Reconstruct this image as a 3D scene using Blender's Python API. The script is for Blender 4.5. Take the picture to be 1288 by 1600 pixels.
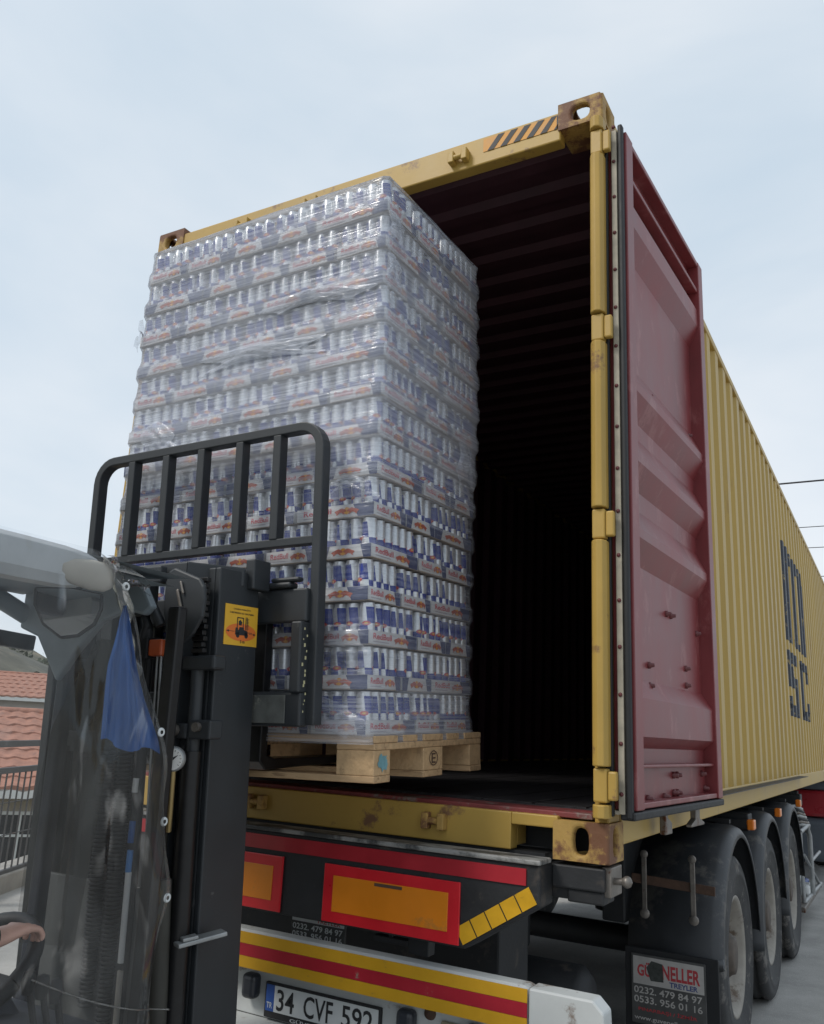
import bpy, bmesh, math, random
from mathutils import Vector, Matrix
R = math.radians
sc = bpy.context.scene
for o in list(bpy.data.objects): bpy.data.objects.remove(o)
random.seed(7)
ZB = 1.19                      # height of the container's underside above the yard; the scene is written from there and lifted at the end
GZ = -ZB

# ---------------------------------------------------------------- camera
cd = bpy.data.cameras.new('camera'); cam = bpy.data.objects.new('camera', cd); sc.collection.objects.link(cam)
sc.camera = cam
yaw, pitch, roll = -0.52280, 0.25275, 0.05078
fw = Vector((math.sin(yaw)*math.cos(pitch), math.cos(yaw)*math.cos(pitch), math.sin(pitch)))
rt = Vector((math.cos(yaw), -math.sin(yaw), 0)); up = rt.cross(fw)
r2 = rt*math.cos(roll)+up*math.sin(roll); u2 = -rt*math.sin(roll)+up*math.cos(roll)
M = Matrix((r2, u2, -fw)).transposed().to_4x4()
M.translation = Vector((2.0588, -2.8128, 0.3814+ZB))
cam.matrix_world = M
cd.sensor_fit = 'VERTICAL'; cd.sensor_height = 36.0; cd.lens = 36.0*1320.5/1600.0
cd.clip_start = 0.05; cd.clip_end = 3000

# ---------------------------------------------------------------- sky, sun, exposure
SUN_EL, SUN_AZ = R(46), R(212)           # azimuth clockwise from +Y
w = bpy.data.worlds.new('World'); sc.world = w; w.use_nodes = True
nt = w.node_tree; nt.nodes.clear()
def wn(t, **k):
    n = nt.nodes.new(t)
    for a, b in k.items(): setattr(n, a, b)
    return n
out = wn('ShaderNodeOutputWorld'); bg = wn('ShaderNodeBackground'); sky = wn('ShaderNodeTexSky', sky_type='NISHITA', sun_disc=False)
sky.sun_elevation = SUN_EL; sky.sun_rotation = SUN_AZ; sky.air_density = 1.0; sky.dust_density = 3.0
bg.inputs['Strength'].default_value = 0.1
tc = wn('ShaderNodeTexCoord'); mp = wn('ShaderNodeMapping'); mp.inputs['Scale'].default_value = (1.0, 1.0, 2.4)
no = wn('ShaderNodeTexNoise'); no.inputs['Scale'].default_value = 1.7; no.inputs['Detail'].default_value = 5; no.inputs['Roughness'].default_value = .5; no.inputs['Distortion'].default_value = .3
rp = wn('ShaderNodeValToRGB')
rp.color_ramp.elements[0].position = .30; rp.color_ramp.elements[0].color = (4.7, 5.75, 6.7, 1)
rp.color_ramp.elements[1].position = .72; rp.color_ramp.elements[1].color = (7.2, 7.55, 7.9, 1)
mx = wn('ShaderNodeMix', data_type='RGBA'); mx.inputs[0].default_value = .86
L = nt.links.new
L(tc.outputs['Generated'], mp.inputs['Vector']); L(mp.outputs['Vector'], no.inputs['Vector']); L(no.outputs['Fac'], rp.inputs['Fac'])
L(sky.outputs['Color'], mx.inputs[6]); L(rp.outputs['Color'], mx.inputs[7]); L(mx.outputs[2], bg.inputs['Color']); L(bg.outputs['Background'], out.inputs['Surface'])
sd = bpy.data.lights.new('sun', 'SUN'); sd.energy = 1.5; sd.angle = R(16); sd.color = (1, .96, .9)
so = bpy.data.objects.new('sun', sd); sc.collection.objects.link(so)
sdir = Vector((math.sin(SUN_AZ)*math.cos(SUN_EL), math.cos(SUN_AZ)*math.cos(SUN_EL), math.sin(SUN_EL)))
so.rotation_euler = sdir.to_track_quat('Z', 'Y').to_euler()
vs = sc.view_settings; vs.view_transform = 'Standard'; vs.look = 'None'; vs.exposure = 0.36; vs.gamma = 1.0; vs.use_curve_mapping = False
sc.cycles.transparent_max_bounces = 24; sc.cycles.max_bounces = 8

# ---------------------------------------------------------------- materials
MATS = {}
def nodes(name):
    m = bpy.data.materials.new(name); m.use_nodes = True; MATS[name] = m
    return m, m.node_tree, m.node_tree.nodes['Principled BSDF']
def N(t, ty, **k):
    n = t.nodes.new(ty)
    for a, b in k.items():
        if a in ('data_type', 'operation', 'blend_type', 'noise_dimensions', 'wave_type', 'bands_direction', 'feature'): setattr(n, a, b)
        else: n.inputs[a].default_value = b
    return n
def pm(name, col, rough=.6, metal=0, var=.2, scale=6, bump=.0, bscale=60, wear=None, wamt=.0, wscale=5, stretch=(1, 1, 1), coat=0):
    """painted / plain surface: base colour with soft blotches, worn spots of a second colour and fine relief"""
    m, t, b = nodes(name)
    tc = N(t, 'ShaderNodeTexCoord'); mp = N(t, 'ShaderNodeMapping', Scale=stretch); t.links.new(tc.outputs['Object'], mp.inputs['Vector'])
    n1 = N(t, 'ShaderNodeTexNoise', Scale=scale, Detail=6, Roughness=.6); t.links.new(mp.outputs['Vector'], n1.inputs['Vector'])
    r1 = N(t, 'ShaderNodeValToRGB'); c = Vector(col)
    r1.color_ramp.elements[0].position = .28; r1.color_ramp.elements[0].color = (*(c*(1-var)), 1)
    r1.color_ramp.elements[1].position = .72; r1.color_ramp.elements[1].color = (*[min(1, x) for x in c*(1+var*.6)], 1)
    t.links.new(n1.outputs['Fac'], r1.inputs['Fac']); col_out = r1.outputs['Color']
    rr = N(t, 'ShaderNodeMapRange', **{'To Min': max(.03, rough-.12), 'To Max': min(1, rough+.12)}); t.links.new(n1.outputs['Fac'], rr.inputs['Value'])
    t.links.new(rr.outputs['Result'], b.inputs['Roughness'])
    if wear:
        n2 = N(t, 'ShaderNodeTexNoise', Scale=wscale, Detail=9, Roughness=.72); t.links.new(mp.outputs['Vector'], n2.inputs['Vector'])
        r2 = N(t, 'ShaderNodeValToRGB'); r2.color_ramp.elements[0].position = .66-wamt*.36; r2.color_ramp.elements[1].position = .72-wamt*.3
        t.links.new(n2.outputs['Fac'], r2.inputs['Fac'])
        mx = N(t, 'ShaderNodeMix', data_type='RGBA'); t.links.new(r2.outputs['Color'], mx.inputs[0]); t.links.new(col_out, mx.inputs[6]); mx.inputs[7].default_value = (*wear, 1)
        col_out = mx.outputs[2]
    t.links.new(col_out, b.inputs['Base Color']); b.inputs['Metallic'].default_value = metal
    b.inputs['Coat Weight'].default_value = coat
    if bump:
        n3 = N(t, 'ShaderNodeTexNoise', Scale=bscale, Detail=4); t.links.new(mp.outputs['Vector'], n3.inputs['Vector'])
        bp = N(t, 'ShaderNodeBump', Strength=bump, Distance=.01); t.links.new(n3.outputs['Fac'], bp.inputs['Height']); t.links.new(bp.outputs['Normal'], b.inputs['Normal'])
    return m
RUST = (.11, .042, .02)
yellow = pm('container yellow', (.43, .275, .06), .5, var=.13, scale=3, bump=.05, bscale=25, wear=(.19, .10, .05), wamt=.22, wscale=5)
yellow_side = pm('side yellow', (.455, .305, .074), .5, var=.12, scale=1.6, stretch=(1, 1, .16), wear=(.34, .22, .075), wamt=.2, wscale=4, bump=.04, bscale=9)
yellow_rust = pm('casting yellow rust', (.42, .26, .07), .65, var=.25, scale=14, bump=.25, bscale=40, wear=(.15, .065, .03), wamt=.58, wscale=7)
redpaint = pm('door red primer', (.20, .036, .039), .40, var=.26, scale=4, bump=.04, bscale=14, wear=(.25, .075, .075), wamt=.30, wscale=7, stretch=(1, 1, .5))
bolt_red = pm('bolt red', (.13, .03, .032), .5, var=.3, scale=30)
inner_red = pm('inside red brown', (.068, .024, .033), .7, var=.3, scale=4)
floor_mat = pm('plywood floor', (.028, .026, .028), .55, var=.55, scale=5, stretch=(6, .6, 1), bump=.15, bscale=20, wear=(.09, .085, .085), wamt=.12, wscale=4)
thresh = pm('threshold red', (.20, .04, .04), .6, var=.35, scale=12, wear=(.2, .17, .15), wamt=.35, wscale=10)
rubber = pm('gasket rubber', (.011, .012, .014), .6, var=.3, scale=30)
cream = pm('gasket strip', (.42, .38, .30), .6, var=.3, scale=15)
blackm = pm('black print', (.02, .02, .022), .6)
orange_print = pm('hazard orange', (.62, .28, .03), .55, var=.2, scale=15)
navy = pm('logo navy', (.028, .034, .05), .55, var=.3, scale=6, wear=(.3, .22, .08), wamt=.22, wscale=10)
chassis = pm('chassis black', (.016, .017, .019), .62, var=.4, scale=9, wear=(.05, .042, .036), wamt=.2, wscale=6, bump=.1)
ledge = pm('scuffed ledge', (.05, .052, .053), .6, var=.5, scale=7, stretch=(1, 4, 1), wear=(.26, .26, .25), wamt=.55, wscale=4, bump=.2)
refl_red = pm('reflective red', (.62, .018, .028), .32, var=.16, scale=8, coat=.3, wear=(.40, .04, .04), wamt=.14, wscale=12)
dark_red = pm('red strip', (.36, .016, .026), .38, var=.2, scale=7, coat=.2, wear=(.18, .02, .02), wamt=.1)
refl_orange = pm('reflective orange', (.74, .23, .014), .32, var=.13, scale=4, coat=.3, wear=(.55, .2, .03), wamt=.16, wscale=10)
refl_yel = pm('reflective yellow', (.62, .34, .015), .38, var=.2, scale=10, wear=(.12, .08, .03), wamt=.12, wscale=14)
stripe_red = pm('stripe red', (.38, .016, .03), .4, var=.16, scale=7, wear=(.3, .2, .16), wamt=.06, wscale=14)
stripe_yel = pm('stripe yellow', (.58, .315, .015), .42, var=.15, scale=7, wear=(.25, .16, .05), wamt=.09, wscale=12)
whitem = pm('bumper white', (.52, .54, .535), .42, var=.12, scale=5, wear=(.16, .11, .08), wamt=.24, wscale=4)
platew = pm('plate white', (.60, .62, .62), .4, var=.08)
plateb = pm('plate blue', (.03, .09, .33), .4, var=.1)
lampdark = pm('lamp dark', (.03, .034, .042), .35, var=.3)
steel = pm('dull steel', (.22, .20, .18), .5, metal=.7, var=.35, scale=20, wear=RUST, wamt=.25, wscale=14)
galv = pm('galvanised', (.34, .35, .35), .45, metal=.5, var=.25, scale=12)
rustbar = pm('rusty bar', (.09, .05, .033), .8, var=.4, scale=20, bump=.2)
amber = pm('amber lens', (.75, .20, .02), .25, var=.1)
amber_dim = pm('orange lens', (.52, .10, .03), .3, var=.2)
fender = pm('fender plastic', (.042, .045, .05), .5, var=.25, scale=7, bump=.06, bscale=80, wear=(.11, .105, .098), wamt=.3, wscale=4)
tyre_m = pm('tyre rubber', (.046, .046, .047), .78, var=.4, scale=9, bump=.2, wear=(.14, .13, .12), wamt=.3, wscale=6)
rim_m = pm('rim dirty white', (.30, .275, .24), .6, var=.3, scale=7, wear=(.12, .085, .06), wamt=.32, wscale=5, bump=.1)
hub_m = pm('hub', (.10, .08, .065), .7, var=.4, scale=15)
sign_bg = pm('sign dark', (.07, .07, .068), .6, var=.3, scale=12)
sign_w = pm('sign white', (.44, .42, .40), .6, var=.2, scale=10)
sign_r = pm('sign red', (.42, .04, .05), .6, var=.2)
sign_b = pm('sign blue', (.05, .07, .2), .6)
mastm = pm('forklift charcoal', (.024, .0275, .031), .5, var=.2, scale=5, bump=.04, bscale=30, wear=(.10, .10, .10), wamt=.04, wscale=11)
mast_dusty = pm('dusty carriage', (.10, .105, .098), .7, var=.4, scale=16, bump=.1, wear=(.2, .2, .17), wamt=.2, wscale=20)
grease = pm('greasy black', (.014, .014, .015), .35, var=.4, scale=20, metal=.3)
guard_grey = pm('guard grey', (.23, .275, .305), .45, var=.12, scale=4)
plate_grey = pm('plate grey', (.075, .08, .08), .6, var=.2, scale=4)
roof_grey = pm('roof grey', (.45, .47, .48), .4, var=.2, scale=3)
guard_dark = pm('guard dark', (.03, .036, .05), .5, var=.25, scale=6)
sticker_y = pm('sticker yellow', (.72, .40, .03), .5, var=.1)
sticker_o = pm('sticker orange', (.70, .17, .03), .5, var=.1)
bluetarp = pm('blue tarpaulin', (.010, .085, .30), .5, var=.35, scale=9, stretch=(3, 3, .6), bump=.5, bscale=14, wear=(.05, .12, .3), wamt=.2, wscale=6)
browntarp = pm('dark lining', (.045, .043, .036), .7, var=.4, scale=6, stretch=(2, 2, .5), bump=.3, bscale=8)
creamfoam = pm('cream foam', (.40, .375, .33), .8, var=.12)
skin = pm('skin', (.62, .36, .28), .5, var=.1, scale=30)
shirt = pm('shirt', (.06, .07, .09), .85, var=.2)
trouser = pm('trousers', (.03, .033, .045), .85, var=.2)
hair_m = pm('hair', (.02, .014, .01), .6)
gauge_w = pm('gauge face', (.66, .65, .62), .3, var=.06)
wood = pm('pallet wood', (.50, .335, .185), .75, var=.25, scale=5, stretch=(1.2, 9, 9), bump=.2, bscale=18, wear=(.27, .17, .09), wamt=.3, wscale=6)
wood2 = pm('pallet block wood', (.52, .35, .19), .78, var=.22, scale=26, bump=.3, bscale=60, wear=(.36, .24, .13), wamt=.25, wscale=22)
burn = pm('branded mark', (.10, .06, .04), .8)
bluespray = pm('blue spray', (.16, .33, .37), .8, var=.3, scale=30)
carton = pm('carton white', (.60, .60, .60), .55, var=.07, scale=12)
carton_edge = pm('carton brown', (.34, .27, .20), .8, var=.2)
p_red = pm('print red', (.50, .035, .05), .5, var=.1)
p_bull = pm('print bull red', (.46, .10, .05), .5, var=.15)
p_sun = pm('print sun', (.78, .36, .03), .5, var=.1)
p_blue = pm('print blue', (.05, .065, .15), .5, var=.15)
p_grey = pm('print grey', (.36, .33, .36), .5, var=.1)
asphalt = pm('asphalt', (.40, .39, .37), .9, var=.28, scale=2.5, bump=.5, bscale=130, wear=(.45, .44, .42), wamt=.3, wscale=60)
soil = pm('ground cover', (.13, .125, .08), .95, var=.5, scale=.25)
concrete = pm('concrete', (.34, .32, .29), .85, var=.25, scale=5, bump=.2)
fence_m = pm('fence metal', (.055, .052, .052), .55, var=.3, scale=8, wear=RUST, wamt=.15)
tile_m = pm('roof tile', (.37, .175, .12), .8, var=.32, scale=5, stretch=(1, 1, 1), bump=.15, wear=(.24, .12, .09), wamt=.25, wscale=3)
plaster = pm('plaster', (.48, .42, .32), .85, var=.14, scale=2, bump=.1)
plaster2 = pm('plaster grey', (.46, .42, .39), .85, var=.14, scale=1)
framew = pm('window white', (.68, .69, .68), .5, var=.06)
glassd = pm('window dark', (.035, .035, .04), .08, var=.3)
truckred = pm('truck red', (.33, .02, .028), .3, var=.12, coat=.5)
truckgrey = pm('truck grey', (.10, .115, .135), .45, var=.2)
hillm = pm('hill', (.105, .10, .075), .95, var=.55, scale=.09, wear=(.2, .17, .12), wamt=.35, wscale=.12)
leafm = pm('leaves', (.055, .085, .028), .7, var=.5, scale=6)
leaf_far = pm('far leaves', (.085, .095, .06), .8, var=.5, scale=.6)
bark = pm('bark', (.13, .11, .09), .9, var=.3)
wire_m = pm('wire', (.03, .03, .034), .7)
pole_m = pm('pole concrete', (.3, .29, .27), .9)

def can_material():
    m, t, b = nodes('drink can')
    tc = N(t, 'ShaderNodeTexCoord'); s = N(t, 'ShaderNodeSeparateXYZ'); t.links.new(tc.outputs['Object'], s.inputs['Vector'])
    def mth(op, a, bb=None):
        n = N(t, 'ShaderNodeMath', operation=op)
        for i, v in enumerate((a, bb)):
            if v is None: continue
            if isinstance(v, (int, float)): n.inputs[i].default_value = v
            else: t.links.new(v, n.inputs[i])
        return n.outputs[0]
    ang = mth('ARCTAN2', s.outputs['Y'], s.outputs['X'])
    zc = mth('SUBTRACT', s.outputs['Z'], .066)
    slant = mth('ADD', mth('MULTIPLY', ang, 2.0), mth('MULTIPLY', zc, 9.0))
    sg = mth('SIGN', mth('SINE', slant)); zs = mth('SIGN', zc)
    blue = mth('GREATER_THAN', mth('MULTIPLY', mth('SUBTRACT', mth('SINE', slant), .30), zs), 0.0)
    inside = mth('LESS_THAN', mth('ABSOLUTE', zc), .054)
    blue = mth('MULTIPLY', blue, inside)
    # emblem: red smear with a yellow disc in the middle of the two faces
    a2 = mth('SINE', mth('ADD', ang, .0)); d2 = mth('ADD', mth('POWER', mth('MULTIPLY', a2, .026), 2.0), mth('POWER', mth('MULTIPLY', zc, 1.9), 2.0))
    red = mth('LESS_THAN', d2, .00020); yel = mth('LESS_THAN', d2, .00004)
    def mixc(f, a, c):
        n = N(t, 'ShaderNodeMix', data_type='RGBA'); t.links.new(f, n.inputs[0])
        if isinstance(a, tuple): n.inputs[6].default_value = (*a, 1)
        else: t.links.new(a, n.inputs[6])
        n.inputs[7].default_value = (*c, 1); return n.outputs[2]
    c = mixc(blue, (.66, .675, .69), (.012, .032, .25)); c = mixc(red, c, (.50, .045, .05)); c = mixc(yel, c, (.75, .42, .05))
    t.links.new(c, b.inputs['Base Color'])
    mt = mth('MULTIPLY', mth('SUBTRACT', 1.0, mth('MAXIMUM', blue, red)), .6); t.links.new(mt, b.inputs['Metallic'])
    b.inputs['Roughness'].default_value = .28
    return m
can_m = can_material()
can_top = pm('can aluminium', (.62, .63, .64), .3, metal=.8, var=.1)

def sheet_material(name, col, base, amp, scale, stretch, rough, bump, glossc=.5, fres=.25, bscale=None, bstretch=None, extra=None, tilt=0., glint=0.):
    """thin clear film: see-through with a milky, streaky share of diffuse and gloss"""
    m = bpy.data.materials.new(name); m.use_nodes = True; MATS[name] = m; t = m.node_tree; t.nodes.clear()
    out = N(t, 'ShaderNodeOutputMaterial'); tr = N(t, 'ShaderNodeBsdfTransparent'); df = N(t, 'ShaderNodeBsdfDiffuse'); gl = N(t, 'ShaderNodeBsdfGlossy', Roughness=rough)
    tl = N(t, 'ShaderNodeBsdfTranslucent'); tl.inputs['Color'].default_value = (*col, 1)
    tr.inputs['Color'].default_value = (.97, .975, .98, 1); df.inputs['Color'].default_value = (*col, 1); gl.inputs['Color'].default_value = (glossc, glossc, glossc, 1)
    tc = N(t, 'ShaderNodeTexCoord'); mp = N(t, 'ShaderNodeMapping', Scale=stretch, Rotation=(0, tilt, 0)); t.links.new(tc.outputs['Object'], mp.inputs['Vector'])
    n1 = N(t, 'ShaderNodeTexNoise', Scale=scale, Detail=7, Roughness=.62, Distortion=.25); t.links.new(mp.outputs['Vector'], n1.inputs['Vector'])
    n0 = N(t, 'ShaderNodeTexNoise', Scale=2.2, Detail=3); t.links.new(tc.outputs['Object'], n0.inputs['Vector'])
    a = N(t, 'ShaderNodeMapRange', **{'From Min': .42, 'From Max': .78, 'To Min': 0., 'To Max': amp}); t.links.new(n1.outputs['Fac'], a.inputs['Value'])
    c = N(t, 'ShaderNodeMapRange', **{'From Min': .35, 'From Max': .65, 'To Min': base*.35, 'To Max': base*1.5}); t.links.new(n0.outputs['Fac'], c.inputs['Value'])
    ad = N(t, 'ShaderNodeMath', operation='ADD'); t.links.new(a.outputs[0], ad.inputs[0]); t.links.new(c.outputs[0], ad.inputs[1])
    fac = ad.outputs[0]
    if extra: fac = extra(t, tc, fac)
    cl = N(t, 'ShaderNodeClamp', Min=.02, Max=.9); t.links.new(fac, cl.inputs['Value'])
    dm = N(t, 'ShaderNodeMixShader'); dm.inputs[0].default_value = .35; t.links.new(df.outputs[0], dm.inputs[1]); t.links.new(tl.outputs[0], dm.inputs[2])
    m1 = N(t, 'ShaderNodeMixShader'); t.links.new(cl.outputs[0], m1.inputs[0]); t.links.new(tr.outputs[0], m1.inputs[1]); t.links.new(dm.outputs[0], m1.inputs[2])
    lw = N(t, 'ShaderNodeLayerWeight', Blend=fres)
    lm = N(t, 'ShaderNodeMath', operation='MULTIPLY'); lm.inputs[1].default_value = .7; t.links.new(lw.outputs['Fresnel'], lm.inputs[0])
    gfac = lm.outputs[0]
    if glint:
        n5 = N(t, 'ShaderNodeTexNoise', Scale=scale*1.7, Detail=3, Roughness=.5, Distortion=.6); t.links.new(mp.outputs['Vector'], n5.inputs['Vector'])
        g5 = N(t, 'ShaderNodeMapRange', **{'From Min': .58, 'From Max': .70, 'To Min': 0., 'To Max': glint}); t.links.new(n5.outputs['Fac'], g5.inputs['Value'])
        a5 = N(t, 'ShaderNodeMath', operation='ADD'); t.links.new(gfac, a5.inputs[0]); t.links.new(g5.outputs[0], a5.inputs[1]); gfac = a5.outputs[0]
    m2 = N(t, 'ShaderNodeMixShader'); t.links.new(gfac, m2.inputs[0]); t.links.new(m1.outputs[0], m2.inputs[1]); t.links.new(gl.outputs[0], m2.inputs[2])
    mp2 = N(t, 'ShaderNodeMapping', Scale=bstretch or stretch); t.links.new(tc.outputs['Object'], mp2.inputs['Vector'])
    n3 = N(t, 'ShaderNodeTexNoise', Scale=bscale or scale, Detail=3); t.links.new(mp2.outputs['Vector'], n3.inputs['Vector'])
    bp = N(t, 'ShaderNodeBump', Strength=bump, Distance=.02); t.links.new(n3.outputs['Fac'], bp.inputs['Height'])
    t.links.new(bp.outputs[0], gl.inputs['Normal']); t.links.new(bp.outputs[0], df.inputs['Normal']); t.links.new(bp.outputs[0], lw.inputs['Normal'])
    t.links.new(m2.outputs[0], out.inputs['Surface'])
    return m
def wrap_layers(t, tc, fac):
    # more turns of film lie over each other in the middle of the stack and at its foot
    s = N(t, 'ShaderNodeSeparateXYZ'); t.links.new(tc.outputs['Object'], s.inputs['Vector'])
    cr = N(t, 'ShaderNodeValToRGB'); el = cr.color_ramp.elements
    el[0].position = 0; el[0].color = (.22, .22, .22, 1); el[1].position = 1; el[1].color = (.18, .18, .18, 1)
    for p_, v in ((.12, .10), (.18, .0), (.34, .0), (.44, .03), (.52, .24), (.62, .29), (.72, .28), (.86, .23)):
        e = el.new(p_); e.color = (v, v, v, 1)
    d = N(t, 'ShaderNodeMath', operation='DIVIDE'); d.inputs[1].default_value = 2.15; t.links.new(s.outputs['Z'], d.inputs[0])
    t.links.new(d.outputs[0], cr.inputs['Fac'])
    a = N(t, 'ShaderNodeMath', operation='ADD'); t.links.new(fac, a.inputs[0]); t.links.new(cr.outputs['Color'], a.inputs[1])
    return a.outputs[0]
film_m = sheet_material('stretch film', (.84, .88, .97), .075, .34, 1.6, (1.2, 1.2, 60), .16, .3, .9, .22, tilt=.07, glint=.13, extra=wrap_layers, bscale=3, bstretch=(1.5, 1.5, 26))
pvc_m = sheet_material('clear vinyl', (.60, .61, .60), .035, .12, 3.0, (2, 2, .8), .07, 1.0, .95, .30, glint=.22, bscale=2.2, bstretch=(1.5, 2.5, .9))

# ---------------------------------------------------------------- mesh helpers
COL = sc.collection
def wl(o):
    v = Vector((0, 0, 0))
    while o: v += o.location; o = o.parent
    return v
class MB:
    def __init__(s): s.v = []; s.f = []; s.m = []; s.sm = []
    def add(s, vs, fs, m=0, sm=False):
        k = len(s.v); s.v += [tuple(p) for p in vs]; s.f += [tuple(k+i for i in f) for f in fs]; s.m += [m]*len(fs); s.sm += [sm]*len(fs); return s
    def box(s, x0, x1, y0, y1, z0, z1, m=0):
        return s.add([(x, y, z) for x in (x0, x1) for y in (y0, y1) for z in (z0, z1)], [(0, 1, 3, 2), (4, 6, 7, 5), (0, 4, 5, 1), (2, 3, 7, 6), (0, 2, 6, 4), (1, 5, 7, 3)], m)
    def obox(s, c, ax, ay, az, m=0):
        c, ax, ay, az = map(Vector, (c, ax, ay, az))
        return s.add([c+ax*i+ay*j+az*k for i in (-1, 1) for j in (-1, 1) for k in (-1, 1)], [(0, 1, 3, 2), (4, 6, 7, 5), (0, 4, 5, 1), (2, 3, 7, 6), (0, 2, 6, 4), (1, 5, 7, 3)], m)
    def bar(s, a, b, w, h, upv=(0, 0, 1), m=0):
        a, b = Vector(a), Vector(b); d = (b-a); n = d.normalized(); sx = n.cross(Vector(upv)); sx = sx.normalized() if sx.length > 1e-6 else Vector((1, 0, 0)); sz = sx.cross(n)
        return s.obox((a+b)/2, d/2, sx*w/2, sz*h/2, m)
    def tube(s, path, r, n=10, m=0, cap=True, rs=None):
        P = [Vector(p) for p in path]; k = len(s.v); ref = None; rows = []
        for i, p in enumerate(P):
            d = (P[min(i+1, len(P)-1)]-P[max(i-1, 0)]).normalized()
            if ref is None: ref = d.orthogonal().normalized()
            ref = (ref-d*ref.dot(d)).normalized(); b = d.cross(ref); rr = rs[i] if rs else r
            rows.append([p+(ref*math.cos(2*math.pi*j/n)+b*math.sin(2*math.pi*j/n))*rr for j in range(n)])
        vs = [q for row in rows for q in row]
        fs = [(i*n+j, i*n+(j+1) % n, (i+1)*n+(j+1) % n, (i+1)*n+j) for i in range(len(P)-1) for j in range(n)]
        s.add(vs, fs, m, True)
        if cap: s.add(rows[0], [tuple(range(n))[::-1]], m); s.add(rows[-1], [tuple(range(n))], m)
        return s
    def cyl(s, a, b, r, n=16, m=0): return s.tube([a, b], r, n, m)
    def lathe(s, prof, n=32, axis='x', c=(0, 0, 0), m=0, sm=True, close=False):
        rows = []
        for (r, h) in prof:
            row = []
            for j in range(n):
                a = 2*math.pi*j/n; ca, sa = math.cos(a)*r, math.sin(a)*r
                row.append({'x': (c[0]+h, c[1]+ca, c[2]+sa), 'y': (c[0]+ca, c[1]+h, c[2]+sa), 'z': (c[0]+ca, c[1]+sa, c[2]+h)}[axis])
            rows.append(row)
        fs = [(i*n+j, i*n+(j+1) % n, (i+1)*n+(j+1) % n, (i+1)*n+j) for i in range(len(prof)-1) for j in range(n)]
        return s.add([q for row in rows for q in row], fs, m, sm)
    def prism(s, poly, f0, f1, m=0):
        n = len(poly); a = [f0(*p) for p in poly]; b = [f1(*p) for p in poly]
        return s.add(a+b, [tuple(range(n))[::-1], tuple(range(n, 2*n))]+[(i, (i+1) % n, n+(i+1) % n, n+i) for i in range(n)], m)
    def poly(s, pts, m=0): return s.add(pts, [tuple(range(len(pts)))], m)
    def grid(s, nu, nv, f, m=0, sm=True):
        vs = [f(i/nu, j/nv) for i in range(nu+1) for j in range(nv+1)]
        return s.add(vs, [(i*(nv+1)+j, (i+1)*(nv+1)+j, (i+1)*(nv+1)+j+1, i*(nv+1)+j+1) for i in range(nu) for j in range(nv)], m, sm)
    def text(s, st, f, w=None, h=None, m=0, bold=0., align='L', sx=1.):
        vs, fs = glyphs(st, bold)
        x0 = min(v[0] for v in vs); x1 = max(v[0] for v in vs); y0 = min(v[1] for v in vs); y1 = max(v[1] for v in vs)
        if w and h: kx, ky = w/(x1-x0), h/(y1-y0)
        elif w: kx = ky = w/(x1-x0)
        else: kx = ky = h/(y1-y0); kx *= sx
        off = {'L': 0, 'C': -(x1-x0)*kx/2, 'R': -(x1-x0)*kx}[align]
        return s.add([f((v[0]-x0)*kx+off, (v[1]-y0)*ky) for v in vs], fs, m)
    def mesh(s, name, mats):
        me = bpy.data.meshes.new(name); me.from_pydata(s.v, [], s.f)
        for mt in (mats if isinstance(mats, (list, tuple)) else [mats]): me.materials.append(mt)
        me.polygons.foreach_set('material_index', s.m); me.polygons.foreach_set('use_smooth', s.sm)
        return me
    def build(s, name, mats, parent=None, bevel=0, recalc=True, xf=None, seg=2):
        if xf is not None: s.v = [tuple(xf @ Vector(v)) for v in s.v]
        me = s.mesh(name, mats)
        if recalc:
            bm = bmesh.new(); bm.from_mesh(me); bmesh.ops.recalc_face_normals(bm, faces=bm.faces); bm.to_mesh(me); bm.free()
        return link(name, me, parent, bevel, seg)
def link(name, me, parent=None, bevel=0, seg=2):
    o = bpy.data.objects.new(name, me); COL.objects.link(o)
    if parent: o.parent = parent; o.location = -wl(parent)
    if bevel:
        b = o.modifiers.new('bevel', 'BEVEL'); b.width = bevel; b.segments = seg; b.limit_method = 'ANGLE'; b.angle_limit = R(35)
        if hasattr(b, 'harden_normals'): b.harden_normals = False
    return o
GL = {}
def glyphs(st, bold):
    if (st, bold) in GL: return GL[(st, bold)]
    c = bpy.data.curves.new('t', 'FONT'); c.body = st; c.size = 1; c.offset = bold; c.resolution_u = 3
    o = bpy.data.objects.new('t', c); me = bpy.data.meshes.new_from_object(o)
    r = ([tuple(v.co[:2]) for v in me.vertices], [tuple(p.vertices) for p in me.polygons])
    bpy.data.objects.remove(o); bpy.data.meshes.remove(me); GL[(st, bold)] = r
    return r
def tag(o, label=None, cat=None, group=None, kind=None):
    if label: o['label'] = label
    if cat: o['category'] = cat
    if group: o['group'] = group
    if kind: o['kind'] = kind
    return o
def thing(name, loc, label, cat, group=None):
    o = bpy.data.objects.new(name, None); COL.objects.link(o); o.location = loc; o.empty_display_size = .1
    return tag(o, label, cat, group)
def lerp(tab, x):
    if x <= tab[0][0]: return tab[0][1]
    for (a, b), (c, d) in zip(tab, tab[1:]):
        if x <= c: return b+(d-b)*(x-a)/(c-a)
    return tab[-1][1]

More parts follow.
